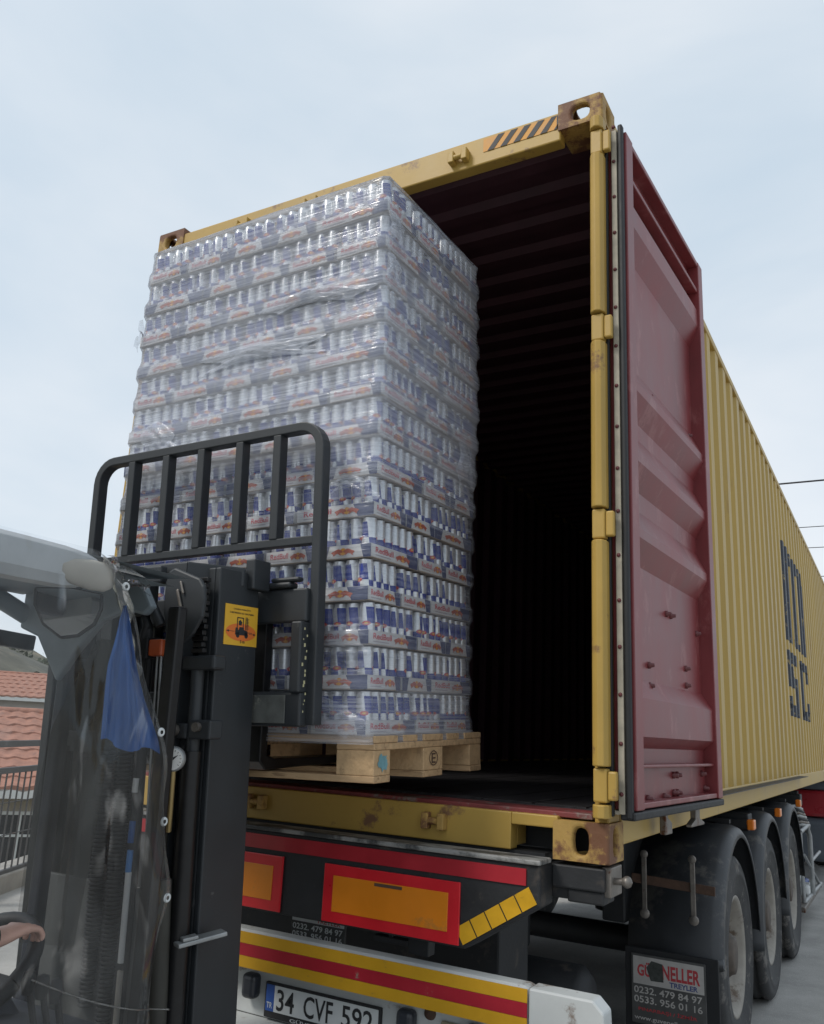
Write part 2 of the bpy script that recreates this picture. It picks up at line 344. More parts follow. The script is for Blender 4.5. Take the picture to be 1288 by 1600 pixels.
# ================================================================ GROUND AND FAR SETTING
FA, FD = Vector((-4.3, 1.15, 0)), Vector((-.47, .883, 0))          # fence line at the yard's edge
FN = Vector((-.883, -.47, 0))                                       # down-slope side
def ground():
    b = MB(); ts = [-400, -60, -20, -8, 0, 8, 20, 60, 400]; ss = [(-600, GZ), (-50, GZ), (-10, GZ), (-2, GZ), (.25, GZ), (.30, GZ-3.2), (6, GZ-3.6), (40, GZ-4), (120, GZ-3), (500, GZ-2)]
    b.add([tuple(FA+FD*t+FN*s_+Vector((0, 0, z))) for t in ts for s_, z in ss], [(i*len(ss)+j, (i+1)*len(ss)+j, (i+1)*len(ss)+j+1, i*len(ss)+j+1) for i in range(len(ts)-1) for j in range(len(ss)-1)])
    b.m = [0 if (k % (len(ss)-1)) < 4 else 1 for k in range(len(b.f))]
    return tag(b.build('ground', [asphalt, soil]), kind='structure')
ground()
def hill():
    b = MB(); rnd = random.Random(3)
    ph = [(rnd.uniform(.01, .05), rnd.uniform(0, 6), rnd.uniform(1.5, 5)) for _ in range(9)]
    def f(u, v):
        s_ = 60+v*220; t = -300+u*700; p = FA+FD*t+FN*s_
        z = GZ-4+43*min(1, v*1.6)**1.2+sum(a*math.sin(k*(t+s_*.6)+q)*min(1, v*2) for k, q, a in ph)
        return (p.x, p.y, z)
    b.grid(60, 24, f)
    return tag(b.build('hill', hillm), kind='structure')
hill()
def leaf_cloud(b, c, r, n, size, rnd, flat=1.):
    for _ in range(n):
        d = Vector((rnd.gauss(0, 1), rnd.gauss(0, 1), rnd.gauss(0, 1))).normalized()*(r*rnd.random()**.4); d.z *= flat
        p = Vector(c)+d; a = Vector((rnd.uniform(-1, 1), rnd.uniform(-1, 1), rnd.uniform(-1, 1))).normalized(); q = a.orthogonal().normalized(); w_ = a.cross(q); k = size*rnd.uniform(.6, 1.3)
        b.add([p-q*k, p+w_*k*.5, p+q*k, p-w_*k*.5], [(0, 1, 2, 3)])
def wood_on_hill():
    b = MB(); rnd = random.Random(5)
    for _ in range(260):
        v = rnd.random()**1.3*.55; u = rnd.uniform(.25, .85); s_ = 60+v*220; t = -300+u*700; p = FA+FD*t+FN*s_
        z = GZ-4+43*min(1, v*1.6)**1.2; r = rnd.uniform(1.4, 3.4)
        leaf_cloud(b, (p.x, p.y, z+r), r, 26, .9, rnd)
    return tag(b.build('hillside_wood', leaf_far, recalc=False), 'grey green scrub and trees covering the far hillside', 'woodland', kind='stuff')
wood_on_hill()

def house(loc, rz, wdt, dep, wall_h, roof_h, label, wallm, wins, rows=12, ridge_off=0.0):
    t = thing('house', loc, label, 'house')
    t.rotation_euler.z = rz
    def ch(b, name, m, par=None, bevel=0):
        o = b.build(name, m, None, bevel); o.parent = par or t; return o
    ch(MB().box(-wdt/2, wdt/2, 0, dep, 0, wall_h), 'wall', wallm)
    ov = .45; ht = roof_h
    # hipped roof: front slope made of lapped tile rows
    for i in range(rows):
        v0, v1 = i/rows, (i+1)/rows
        y0, y1 = -ov+(dep/2+ov)*v0, -ov+(dep/2+ov)*v1; z0, z1 = wall_h+.1+ht*v0, wall_h+.1+ht*v1
        h0 = (wdt/2+ov)-(dep/2)*v0*.85; h1 = (wdt/2+ov)-(dep/2)*v1*.85; b = MB(); n = int(h0*2/.11)
        def g(u, q): 
            hw = h0+(h1-h0)*q; x = -hw+2*hw*u
            return (x, y0-.05+(y1-y0+.05)*q, z0+.09+(z1-z0-.02)*q+.022*math.sin(u*n*1.7)*(1))
        b.grid(n, 1, g); b.grid(n, 1, lambda u, q: (lambda p: (p[0], p[1], p[2]-.09*q))(g(u, 0)))
        ch(b, 'tile_row', tile_m)
    b = MB(); zt = wall_h+.1+ht; hx = (wdt/2+ov)-(dep/2)*.85; E_ = wdt/2+ov; z_ = wall_h+.1
    b.poly([(-E_, -ov, z_), (E_, -ov, z_), (hx, dep/2, zt), (-hx, dep/2, zt)]); b.poly([(E_, -ov, z_), (E_, dep+ov, z_), (hx, dep/2, zt)]); b.poly([(-E_, dep+ov, z_), (-E_, -ov, z_), (-hx, dep/2, zt)]); b.poly([(E_, dep+ov, z_), (-E_, dep+ov, z_), (-hx, dep/2, zt), (hx, dep/2, zt)])
    b.poly([(-E_, -ov, z_), (-E_, dep+ov, z_), (E_, dep+ov, z_), (E_, -ov, z_)])
    ch(b, 'roof', tile_m)
    ch(MB().box(-E_, E_, -ov-.05, -ov+.06, z_-.16, z_+.02), 'eave_board', framew)
    ch(MB().tube([(-hx, dep/2, zt+.05), (hx, dep/2, zt+.05)], .1, 8), 'ridge', tile_m)
    for (x, z, ww, wh) in wins:
        g = ch(MB().box(x-ww/2, x+ww/2, -.03, .02, z, z+wh), 'window', glassd)
        b = MB(); k = .07
        for (a, c, e, f_) in ((x-ww/2, x+ww/2, z, z+k), (x-ww/2, x+ww/2, z+wh-k, z+wh), (x-ww/2, x-ww/2+k, z+k, z+wh-k), (x+ww/2-k, x+ww/2, z+k, z+wh-k), (x-k*.4, x+k*.4, z+k, z+wh-k), (x-ww/2+k, x-k*.4, z+wh*.68, z+wh*.68+k*.7), (x+k*.4, x+ww/2-k, z+wh*.68, z+wh*.68+k*.7)):
            b.box(a, c, -.07, -.032, e, f_)
        ch(b, 'frame', framew, g)
    return t
def facing(x, y): return math.atan2(y+2.81, x-2.06)-math.pi/2
house((-14.6, 9.6, GZ-3.7), facing(-14.6, 9.6)-.05, 9, 7.5, 3.55, 1.55, 'nearest cream house below the yard with white framed windows and orange tiled roof', plaster,
      [(-3.3, 1.6, 1.25, 1.6), (-1.55, 1.6, 1.3, 1.6), (.25, 1.6, 1.3, 1.6), (2.2, 1.6, 1.3, 1.6)], rows=9)
house((-36, 26, GZ-3.9), facing(-36, 26), 14, 9, 6.0, 1.3, 'distant low pale house with flat red roof in front of the hill', plaster2, [(-4, 4.5, 1.2, 1.0), (-1.5, 4.5, 1.2, 1.0), (1.2, 4.5, 1.2, 1.0), (4, 4.5, 1.2, 1.0)], rows=6)
house((-47, 24, GZ-3.9), facing(-47, 24)+.2, 11, 8, 3.9, 1.4, 'distant grey house left of the pale one, under the hillside', plaster2, [(-2, 2.3, 1.2, 1.1), (2, 2.3, 1.2, 1.1)], rows=6)

def fence():
    t = thing('railing', (FA.x, FA.y, GZ), 'dark metal yard railing with mesh bars beyond the forklift', 'railing')
    def P(s_, z, n=0): return FA+FD*s_+FN*n+Vector((0, 0, z))
    for z, r in ((.09, .028), (-.14, .026), (-1.02, .022)):
        MB().bar(P(-1.2, z), P(9, z), r*1.6, r*2).build('rail', fence_m, t, .004)
    bar_me = MB().box(-.006, .006, -.006, .006, -1.02, -.14).mesh('bar', fence_m)
    for i in range(86):
        o = link('bar', bar_me, t); p = P(-1.2+i*.12, 0); o.location = p-wl(t); o.rotation_euler.z = .49
    mb = MB().bar(P(-1.2, -.42), P(9, -.42), .008, .008).bar(P(-1.2, -.70), P(9, -.70), .008, .008)
    mb.build('mesh_wire', fence_m, t)
    for s_ in (-1.2, .9, 3.0, 5.1, 7.2, 9): MB().bar(P(s_, GZ), P(s_, .13), .06, .06, FD).build('post', fence_m, t, .004)
fence()
def kerb_wall():
    b = MB().bar(FA+FD*-6+FN*.12+Vector((0, 0, GZ-.35)), FA+FD*30+FN*.12+Vector((0, 0, GZ-.35)), .34, 1.02)
    return tag(b.build('kerb_wall', concrete, bevel=.015), 'low concrete kerb wall under the dark yard railing', 'wall')
kerb_wall()
def bush(loc, r, n, label):
    t = thing('bush', loc, label, 'bush'); rnd = random.Random(int(r*100)); b = MB(); L0 = Vector(loc)
    for k in range(7):
        e = L0+Vector((rnd.uniform(-r, r)*.7, rnd.uniform(-r, r)*.7, r*rnd.uniform(1., 1.8))); b.tube([L0, (L0+e)/2+Vector((.05, 0, .1)), e], .02, 5)
    b.build('stem', bark, t)
    c = MB(); 
    for k in range(9): leaf_cloud(c, L0+Vector((rnd.uniform(-r, r)*.6, rnd.uniform(-r, r)*.6, r*rnd.uniform(.6, 1.7))), r*.5, n//9, .07, rnd)
    c.build('foliage', leafm, t, recalc=False)
bush((-9.9, 4.6, GZ-3.4), 1.15, 1800, 'leafy green bush in front of the cream house, behind the railing')

# utility pole and wires behind the container
def pole():
    t = thing('utility_pole', (-2.2, 20, GZ), 'concrete utility pole hidden behind the container carrying the wires', 'pole')
    MB().tube([(-2.2, 20, GZ), (-2.2, 20, 7.3)], .14, 12, rs=[.16, .1]).build('shaft', pole_m, t)
    MB().box(-2.25, -2.15, 19.2, 20.8, 6.9, 7.0).build('cross_arm', steel, t)
pole()
for k, (y, z0, z1, rr, lab) in enumerate(((20, 7.02, 8.3, .022, 'topmost thick overhead wire right of the container roof'), (20.5, 5.95, 7.2, .010, 'second thin overhead wire below the thick one'), (19.5, 5.2, 6.3, .009, 'third thin overhead wire in the sky at right'), (19.8, 4.55, 5.5, .009, 'lowest thin overhead wire next to the container roof'))):
    pts = [(-2.2+36*i/24, y, z0+(z1-z0)*(i/24)-1.0*(1-(2*i/24-1)**2)*.35) for i in range(25)]
    tag(MB().tube(pts, rr, 6).build('overhead_wire', wire_m), lab, 'wire', 'overhead wires')

# ================================================================ CONTAINER
ct = thing('shipping_container', (0, 6.1, 0), 'long yellow shipping container with open red door on a trailer', 'container')
PIT = .278
def cor(y):
    """depth of the side corrugation (0 = outer face) at length y"""
    q = (y-.22) % PIT
    return lerp([(0, 0), (.10, 0), (.142, .045), (.236, .045), (.278, 0)], q)
ys = [.16]
y = .22
while y < 12.0:
    for d in (0, .10, .142, .236):
        if .16 < y+d < 12.03: ys.append(y+d)
    y += PIT
ys.append(12.03)
for sgn in (1, -1):
    b = MB(); n = len(ys)
    b.add([(sgn*(1.212-cor(y)), y, z) for y in ys for z in (.15, 2.845)], [(2*i, 2*i+2, 2*i+3, 2*i+1) for i in range(n-1)], 0)
    b.add([(sgn*(1.208-cor(y)), y, z) for y in ys for z in (.15, 2.845)], [(2*i, 2*i+2, 2*i+3, 2*i+1) for i in range(n-1)], 1)
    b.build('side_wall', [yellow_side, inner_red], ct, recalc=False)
    MB().box(*sorted((sgn*1.165, sgn*1.217)), .162, 12.03, .045, .165).build('bottom_rail', yellow_side, ct, .006)
    MB().box(*sorted((sgn*1.158, sgn*1.218)), .162, 12.03, 2.838, 2.884).build('top_rail', yellow_side, ct, .006)
    # corner posts with the hinge tube sections
    MB().box(*sorted((sgn*1.045 if False else sgn*1.165, sgn*1.213)), .03, .155, .118, 2.778).build('corner_post', yellow, ct, .006)
    MB().box(*sorted((sgn*1.06, sgn*1.213)), 12.03, 12.18, .118, 2.778).build('corner_post', yellow, ct, .006)
# MSC lettering painted on the corrugation: cut at every fold and laid on it
def side_print():
    me = bpy.data.meshes.new('p'); mb = MB()
    def blocks(y0, z0, w_, h_, rects):
        for a, c, e, f in rects: mb.add([(0, y0+a*w_, z0+c*h_), (0, y0+e*w_, z0+c*h_), (0, y0+e*w_, z0+f*h_), (0, y0+a*w_, z0+f*h_)], [(0, 1, 2, 3)])
    blocks(5.62, 1.37, 1.95, .95, [(.03, .08, .27, 1), (0, 0, .30, .08), (.27, .84, .95, .98), (.40, .08, .63, .84), (.38, 0, .66, .08), (.76, .08, .99, .84), (.74, 0, 1.02, .08)])
    blocks(5.70, .68, .88, .60, [(.0, .82, .92, 1), (.0, .44, .42, .82), (.42, .44, 1, .62), (.58, .18, 1, .44), (.05, 0, 1, .18), (.0, .12, .2, .30)])
    blocks(6.72, .68, .88, .60, [(.0, .05, .44, .95), (.1, .84, .9, 1), (.1, 0, .9, .16), (.70, .66, 1, .86), (.70, .14, 1, .32)])
    me.from_pydata(mb.v, [], mb.f); bm = bmesh.new(); bm.from_mesh(me)
    for y in ys:
        if 5.5 < y < 8: bmesh.ops.bisect_plane(bm, geom=bm.verts[:]+bm.edges[:]+bm.faces[:], plane_co=(0, y, 0), plane_no=(0, 1, 0))
    for v in bm.verts: v.co.x = 1.2145-cor(v.co.y)
    bm.to_mesh(me); bm.free(); me.materials.append(navy)
    return link('lettering', me, ct)
side_print()
# roof, front wall, floor
def roofp():
    b = MB(); prof = []
    y = .1
    while y < 12.0: prof += [(y, 0), (y+.09, 0), (y+.12, -.03), (y+.19, -.03)]; y += .22
    n = len(prof)
    b.add([(x, y, 2.872+d) for y, d in prof for x in (-1.16, 1.16)], [(2*i, 2*i+1, 2*i+3, 2*i+2) for i in range(n-1)], 0)
    b.add([(x, y, 2.866+d) for y, d in prof for x in (-1.16, 1.16)], [(2*i, 2*i+1, 2*i+3, 2*i+2) for i in range(n-1)], 1)
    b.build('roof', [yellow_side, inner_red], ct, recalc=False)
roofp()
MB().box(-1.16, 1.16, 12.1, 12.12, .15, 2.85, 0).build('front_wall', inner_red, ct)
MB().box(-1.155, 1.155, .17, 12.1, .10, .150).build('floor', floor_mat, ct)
MB().box(-1.12, 1.12, .16, 12.0, .012, .09).build('underframe_filler', chassis, ct)  # solid dark block for the cross members, added to stop daylight showing below
# worn tread lines of plank joints on the floor
for i in range(12):
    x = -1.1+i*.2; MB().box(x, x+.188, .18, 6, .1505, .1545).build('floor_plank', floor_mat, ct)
MB().box(-1.16, 1.16, .022, .172, .128, .146).build('threshold', thresh, ct, .003)
# rear sill with the two forklift-shaped cut-outs
def sill():
    z0, z1 = .012, .132; b = MB()
    for (a, c, lo) in ((-1.045, -.89-.16, z0), (-1.05, -.885, .093), (-.885, .885, z0), (.885, 1.05, .093)):
        if c-a > .01: b.box(a, c, .0, .06, lo, z1)
    b.box(-.885, .885, .06, .14, .02, .12)
    return b.build('door_sill', yellow, ct, .004)
sill()
for x in (-.66, -.2, .60): 
    MB().box(x-.045, x-.018, -.035, .0, .05, .105).box(x+.018, x+.045, -.035, .0, .05, .105).cyl((x-.018, -.022, .078), (x+.018, -.022, .078), .013, 8).build('lock_keeper', yellow_rust, ct, .004)
MB().box(-1.045, 1.045, .0, .06, 2.735, 2.868).build('door_header', yellow, ct, .006)
for x in (-.62, -.2, .59):
    MB().box(x-.045, x-.018, -.035, .0, 2.765, 2.82).box(x+.018, x+.045, -.035, .0, 2.765, 2.82).cyl((x-.018, -.022, 2.79), (x+.018, -.022, 2.79), .013, 8).build('lock_keeper', yellow, ct, .004)
for s_ in (1,):
    b = MB(); x0, x1, z0, z1 = .70, 1.03, 2.79, 2.855; b.poly([(x0, -.0022, z0), (x1, -.0022, z0), (x1, -.0022, z1), (x0, -.0022, z1)], 0)
    k = .048
    for i in range(7):
        a = x0-.04+i*k*2*.62
        P = [(max(x0, a), z0), (min(x1, a+k*.62), z0), (min(x1, a+k*.62+.05), z1), (max(x0, a+.05), z1)]
        if P[1][0] > x0: b.poly([(p[0], -.0035, p[1]) for p in P], 1)
    b.build('hazard_stripes', [orange_print, blackm], ct, recalc=False)
# corner castings with the oval openings
def casting(x, y, z, fx, fy, mt):
    """cast corner block with a slotted hole in the end face and the side face"""
    w_, d_, h_ = .186, .168, .122; b = MB(); t_ = .028
    def oval(cx, cz, a, c, n=16, p=2.6): return [(cx+a*math.copysign(abs(math.cos(q))**(2/p), math.cos(q)), cz+c*math.copysign(abs(math.sin(q))**(2/p), math.sin(q))) for q in [2*math.pi*i/n for i in range(n)]]
    def ring(W, H, hole, f, g):
        n = len(hole); outer = []
        for (hx, hz) in hole:
            dx, dz = hx-W/2, hz-H/2; k = min((W/2)/abs(dx) if abs(dx) > 1e-6 else 9e9, (H/2)/abs(dz) if abs(dz) > 1e-6 else 9e9); outer.append((W/2+dx*k, H/2+dz*k))
        for i in range(n):
            for c_ in ((0, 0), (W, 0), (0, H), (W, H)):
                pass
        # snap the nearest outer point to each corner
        for c_ in ((0, 0), (W, 0), (0, H), (W, H)):
            j = min(range(n), key=lambda q: (outer[q][0]-c_[0])**2+(outer[q][1]-c_[1])**2); outer[j] = c_
        vs = [f(*p) for p in outer]+[f(*p) for p in hole]+[g(*p) for p in hole]
        b.add(vs, [(i, (i+1) % n, n+(i+1) % n, n+i) for i in range(n)]+[(n+i, n+(i+1) % n, 2*n+(i+1) % n, 2*n+i) for i in range(n)])
    sx = fx; X0 = x-sx*w_; 
    ring(w_, h_, oval(w_/2, h_/2, .026 if z < 1 else .038, .042 if z < 1 else .034), lambda u, v: (x-sx*u, y, z+v), lambda u, v: (x-sx*u, y+fy*t_, z+v))
    ring(d_, h_, oval(d_/2, h_/2, .028, .042), lambda u, v: (x, y+fy*u, z+v), lambda u, v: (x-sx*t_, y+fy*u, z+v))
    zt_ = z+h_ if z > 1 else z; ring(w_, d_, oval(w_/2, d_/2, .034, .056), lambda u, v: (x-sx*u, y+fy*v, zt_), lambda u, v: (x-sx*u, y+fy*v, zt_+(-.02 if z > 1 else .02)))
    if z < 1: b.poly([(x, y, z+h_), (X0, y, z+h_), (X0, y+fy*d_, z+h_), (x, y+fy*d_, z+h_)])
    else: b.poly([(x, y, z), (X0, y, z), (X0, y+fy*d_, z), (x, y+fy*d_, z)])
    b.poly([(X0, y, z), (X0, y, z+h_), (X0, y+fy*d_, z+h_), (X0, y+fy*d_, z)])
    if z < 1: b.poly([(x, y+fy*d_, z), (x, y+fy*d_, z+h_), (X0, y+fy*d_, z+h_), (X0, y+fy*d_, z)])
    bm_v = b
    bm_v.v = b.v
    me = b.mesh('corner_casting', mt); bm = bmesh.new(); bm.from_mesh(me); bmesh.ops.remove_doubles(bm, verts=bm.verts, dist=.0005); bmesh.ops.recalc_face_normals(bm, faces=bm.faces); bm.to_mesh(me); bm.free()
    return link('corner_casting', me, ct, .012, 3)
for sx in (1, -1):
    for y_, fy in ((-.006, 1), (12.196, -1)):
        casting(sx*1.222, y_, 0.0, sx, fy, yellow_rust); casting(sx*1.222, y_, 2.778, sx, fy, yellow_rust)
# right door post: half-round hinge tube in lengths, broken by lugs
def hinge_post(s):
    z = .135; lugs = [.24, 1.11, 1.86, 2.66]; cuts = [.135]+[q for l in lugs for q in (l-.055, l+.055)]+[2.775]
    for i in range(0, len(cuts), 2):
        a, c = cuts[i], cuts[i+1]
        if c-a < .02: continue
        b = MB(); pts = [(s*1.172, .03), (s*1.172, -.012), (s*1.180, -.030), (s*1.197, -.040), (s*1.216, -.034), (s*1.226, -.014), (s*1.226, .03)]
        b.prism(pts, lambda x, y: (x, y, a+.004), lambda x, y: (x, y, c-.004)); b.build('post_tube', yellow, ct, .004)
    for l in lugs:
        b = MB().box(*sorted((s*1.176, s*1.222)), -.022, .03, l-.053, l+.053); b.box(*sorted((s*1.222, s*1.252)), -.016, .01, l-.045, l+.045)
        b.build('hinge_lug', yellow, ct, .006)
hinge_post(1)
MB().box(-1.222, -1.165, -.01, .03, .135, 2.775).build('post_tube', yellow, ct, .006)
# the open right-hand door, swung round against the side; we see its inner face
TH = R(3.3); DH = Vector((1.268, .034, 0)); DU = Vector((math.sin(TH), math.cos(TH), 0)); DN = Vector((math.cos(TH), -math.sin(TH), 0))
def D(s_, n, z): return DH+DU*s_+DN*n+Vector((0, 0, z))
DW, DZ0, DZ1 = 1.185, .165, 2.725
dprof = [(.30, 0), (.345, 0), (.40, .045), (.50, .045), (.555, 0), (.63, 0), (1.00, 0), (1.09, .045), (1.135, .045), (1.205, 0), (1.285, 0), (1.375, .045), (1.42, .045), (1.49, 0), (1.565, 0), (1.655, .045), (1.70, .045), (1.77, 0), (2.29, 0), (2.375, .045), (2.45, .045), (2.52, .045)]
dprof = [(.30, .0), (.36, .0), (.40, .045), (.53, .045), (.60, 0), (.95, 0)]+[q for c in (1.10, 1.39, 1.67) for q in ((c-.085, 0), (c, .045), (c+.035, .045), (c+.13, 0))]+[(2.27, 0), (2.37, .045), (2.46, .045), (2.56, .0)]
door = MB()
n = len(dprof)
door.add([D(s_, -.03+d, z) for z, d in dprof for s_ in (.09, DW-.07)], [(2*i, 2*i+1, 2*i+3, 2*i+2) for i in range(n-1)])
door = door.build('door_leaf', redpaint, ct, recalc=False)
def dbox(s0, s1, n0, n1, z0, z1, name, m, bev=.004, par=None):
    b = MB(); b.obox(D((s0+s1)/2, (n0+n1)/2, (z0+z1)/2), DU*(s1-s0)/2, DN*(n1-n0)/2, Vector((0, 0, (z1-z0)/2))); return b.build(name, m, par or door, bev)
dbox(0.02, .10, -.045, .03, DZ0, DZ1, 'door_stile', redpaint); dbox(DW-.075, DW, -.045, .028, DZ0, DZ1, 'door_stile', redpaint)
dbox(.10, DW-.075, -.045, -.026, 2.56, DZ1, 'door_rail', redpaint); dbox(.10, DW-.075, -.045, .026, 2.70, DZ1-.001, 'door_rail', redpaint); dbox(.10, DW-.075, -.03, .02, 2.555, 2.575, 'door_rail', redpaint)
dbox(.10, DW-.075, -.045, -.026, DZ0+.002, .30, 'door_rail', redpaint); dbox(.10, DW-.075, -.045, .022, DZ0+.002, DZ0+.022, 'door_rail', redpaint); dbox(.10, DW-.075, -.04, .012, .296, .308, 'door_rail', redpaint)
dbox(0.0, DW, -.050, -.0455, DZ0, DZ1, 'outer_skin', yellow, 0)
# gasket: black lip, riveted pale strip, black lip along the hinge edge and the foot
dbox(-.022, -.004, -.06, -.035, DZ0-.02, DZ1+.01, 'gasket', rubber, .004); dbox(-.004, .018, -.024, -.002, DZ0-.012, DZ1+.004, 'gasket_strip', cream, .003); dbox(-.010, .019, .003, .022, DZ0-.025, DZ1+.02, 'gasket', rubber, .006)
dbox(.0, DW+.01, -.02, .030, DZ0-.03, DZ0-.003, 'gasket', rubber, .006); dbox(.0, DW, -.05, -.022, DZ0-.014, DZ0-.002, 'gasket_strip', cream, .003)
rv = MB(); 
for i in range(17):
    c = D(-.005, -.013, DZ0+.05+i*.158); rv.lathe([(.0001, -.005), (.006, -.004), (.008, .002)], 8, 'y', c)
rv.build('rivet', bolt_red, door); rv = None
bolt_me = MB().lathe([(.0001, .024), (.007, .022), (.009, .010), (.013, .008), (.013, 0)], 8, 'x').mesh('bolt', bolt_red)
for s_, z in ((.42, 1.735+.02), (.50, 1.725), (1.02, 1.78), (.60, .885), (.66, .885), (1.05, .86), (.36, .66), (.86, .69), (.36, .585), (.86, .62), (.62, .265), (.67, .265), (.62, .20), (.67, .20), (1.04, .265), (1.08, .205), (.3, .19), (.5, .19)):
    o = link('bolt', bolt_me, door); o.location = D(s_, -.03 if z > .3 else -.026, z)-wl(door); o.rotation_euler.z = -TH
for s_ in (.55, .95):
    b = MB(); b.prism([(-.09, -.005), (.09, -.005), (.09, -.02), (.03, -.03), (.03, -.075), (.10, -.095), (.10, -.105), (-.10, -.105), (-.10, -.095), (-.03, -.075), (-.03, -.03), (-.09, -.02)] if s_ > .6 else [(-.05, -.005), (-.02, -.005), (-.02, -.05), (.03, -.07), (.03, -.11), (-.05, -.11)],
            lambda u, v: D(s_+u, -.045, DZ0+v), lambda u, v: D(s_+u, -.02, DZ0+v)); b.build('lock_cam', steel, door, .004)

# ================================================================ TRAILER
tr = thing('semi_trailer', (0, 3.7, GZ), 'black container semi-trailer with red and orange reflectors and three axles', 'trailer')
for s in (1, -1):
    MB().box(*sorted((s*.38, s*.52)), -.02, 11.4, -.34, -.32).box(*sorted((s*.44, s*.46)), -.02, 11.4, -.32, -.07).box(*sorted((s*.38, s*.52)), -.02, 11.4, -.07, -.05).build('main_beam', chassis, tr, .004)
for y_ in (.02, 3.05, 6.2, 11.7): MB().box(-1.19, 1.19, y_, y_+.16, -.12, -.018).build('bolster', chassis, tr, .008)
for y_ in (1.5, 4.4, 7.8, 9.2): MB().box(-.44, .44, y_, y_+.1, -.28, -.1).build('crossmember', chassis, tr, .006)
# rear beam with chamfered lower corners
YB = -.105
pts = [(-1.03, -.012), (1.03, -.012), (1.03, -.135), (.775, -.292), (-.775, -.292), (-1.03, -.135)]
MB().prism(pts, lambda x, z: (x, YB, z), lambda x, z: (x, .015, z)).build('rear_beam', chassis, tr, .008)
MB().box(-1.035, 1.035, YB-.012, -.012, -.012, .004).build('beam_ledge', ledge, tr, .005)
MB().box(-.99, .985, YB-.005, YB-.0005, -.076, -.026).build('red_strip', dark_red, tr)
for a, c in ((.216, .757), (-.52, .03)):
    pl = MB().box(a, c, YB-.008, YB-.001, -.284, -.094).build('reflector_plate', refl_red, tr, .002)
    MB().box(a+.042, c-.042, YB-.0105, YB-.0082, -.248, -.130).build('orange_field', refl_orange, pl, .001)
MB().box(.43, .54, YB-.0118, YB-.0106, -.144, -.134).build('scrape_mark', rustbar, tr)
for i in range(5):
    q = i/5; a = Vector((.775+.255*q, 0, -.292+.157*q)); d = Vector((.255, 0, .157))/5*.93; nrm = Vector((-.524, 0, .852))*.055
    b = MB(); b.add([Vector((0, YB-.003, 0))+v+Vector((-.004, 0, .012)) for v in (a, a+d, a+d+nrm, a+nrm)], [(0, 1, 2, 3)]); b.build('chevron', refl_yel, tr, recalc=False)
# underrun bar
UB = -.12
ub = MB().box(-1.245, 1.003, UB, -.03, -.486, -.362).build('underrun_bar', whitem, tr, .02)
b = MB(); b.prism([(1.005, -.361), (1.205, -.361), (1.238, -.392), (1.25, -.60), (1.005, -.60)], lambda x, z: (x, UB-.004, z), lambda x, z: (x, -.045, z)); b.build('bar_end', whitem, tr, .006)
for z0, z1, m in ((-.484, -.446, stripe_yel), (-.445, -.405, stripe_red), (-.404, -.366, stripe_yel)): MB().box(-.995, 1.0, UB-.0035, UB-.0005, z0, z1).build('reflective_stripe', m, ub)
MB().box(-1.2, 1.10, -.035, -.02, -.66, -.487).build('lamp_panel', whitem, tr, .004)
MB().box(-1.2, 1.12, -.16, -.02, -.72, -.662).build('lower_lip', whitem, tr, .012)
for x in (-.11, .55, .80, -.4): MB().box(x-.032, x+.032, -.085, -.034, -.60, -.515).build('rubber_buffer', lampdark, tr, .018, seg=3)
for x in (.70,): MB().box(x-.03, x+.16, -.052, -.034, -.62, -.53).build('tail_lamp', pm('old lens', (.28, .25, .17), .35, var=.2), tr, .01)
MB().lathe([(.0001, -.012), (.018, -.010), (.022, 0)], 14, 'y', (.625, -.035, -.52)).build('screw_cap', rustbar, tr)
# number plate
lp = MB().box(-.05, .445, -.052, -.036, -.652, -.535).build('number_plate', blackm, tr, .004)
MB().box(-.042, -.005, -.0545, -.0522, -.628, -.542).build('country_band', plateb, lp); MB().box(-.0045, .437, -.0545, -.0522, -.628, -.542).build('plate_face', platew, lp)
b = MB(); F = lambda ox, oz: (lambda u, v: (ox+u, -.0556, oz+v))
[MB().text(t_, F(x_, -.621), w=w_, h=.070, bold=.012).build('plate_text', blackm, lp, recalc=False) for t_, x_, w_ in (('34', .008, .078), ('CVF', .128, .125), ('592', .29, .128))]
b = MB(); b.text('TR', F(-.036, -.618), w=.025, h=.019, bold=.01); b.text('GÜVENELLER', lambda u, v: (.07+u, -.0535, -.648+v), w=.22, h=.014, bold=.01); b.build('plate_small_text', platew, lp, recalc=False)
# advertising plate behind the beam
MB().box(-1.0, 1.0, .018, .15, -.017, .010).build('slit_filler', chassis, tr)  # filler box added to close the bright slit under the sill
ad = MB().box(-.05, .20, .075, .085, -.47, -.28).build('sign_plate', sign_bg, tr, .003)
b = MB(); F = lambda ox, oz: (lambda u, v: (ox+u, .073, oz+v))
b.box(-.045, .195, .0742, .0748, -.345, -.285); b.build('sign_head', platew, ad)
[MB().text(t_, F(-.04, z_), w=.23, h=.021, bold=.02).build('sign_text', platew, ad, recalc=False) for t_, z_ in (('0232. 479 84 97', -.373), ('0533. 956 01 16', -.401))]
MB().text('PINARBAŞI / İZMİR', F(-.02, -.424), w=.19, h=.012, bold=.01).build('sign_place', sign_r, ad, recalc=False); MB().text('TREYLER', F(.07, -.342), w=.11, h=.014, bold=.02).build('sign_trade', sign_r, ad, recalc=False)
for x in (-.62, .56): MB().box(x-.04, x+.04, -.02, .03, -.36, -.28).build('bar_bracket', chassis, tr, .004)
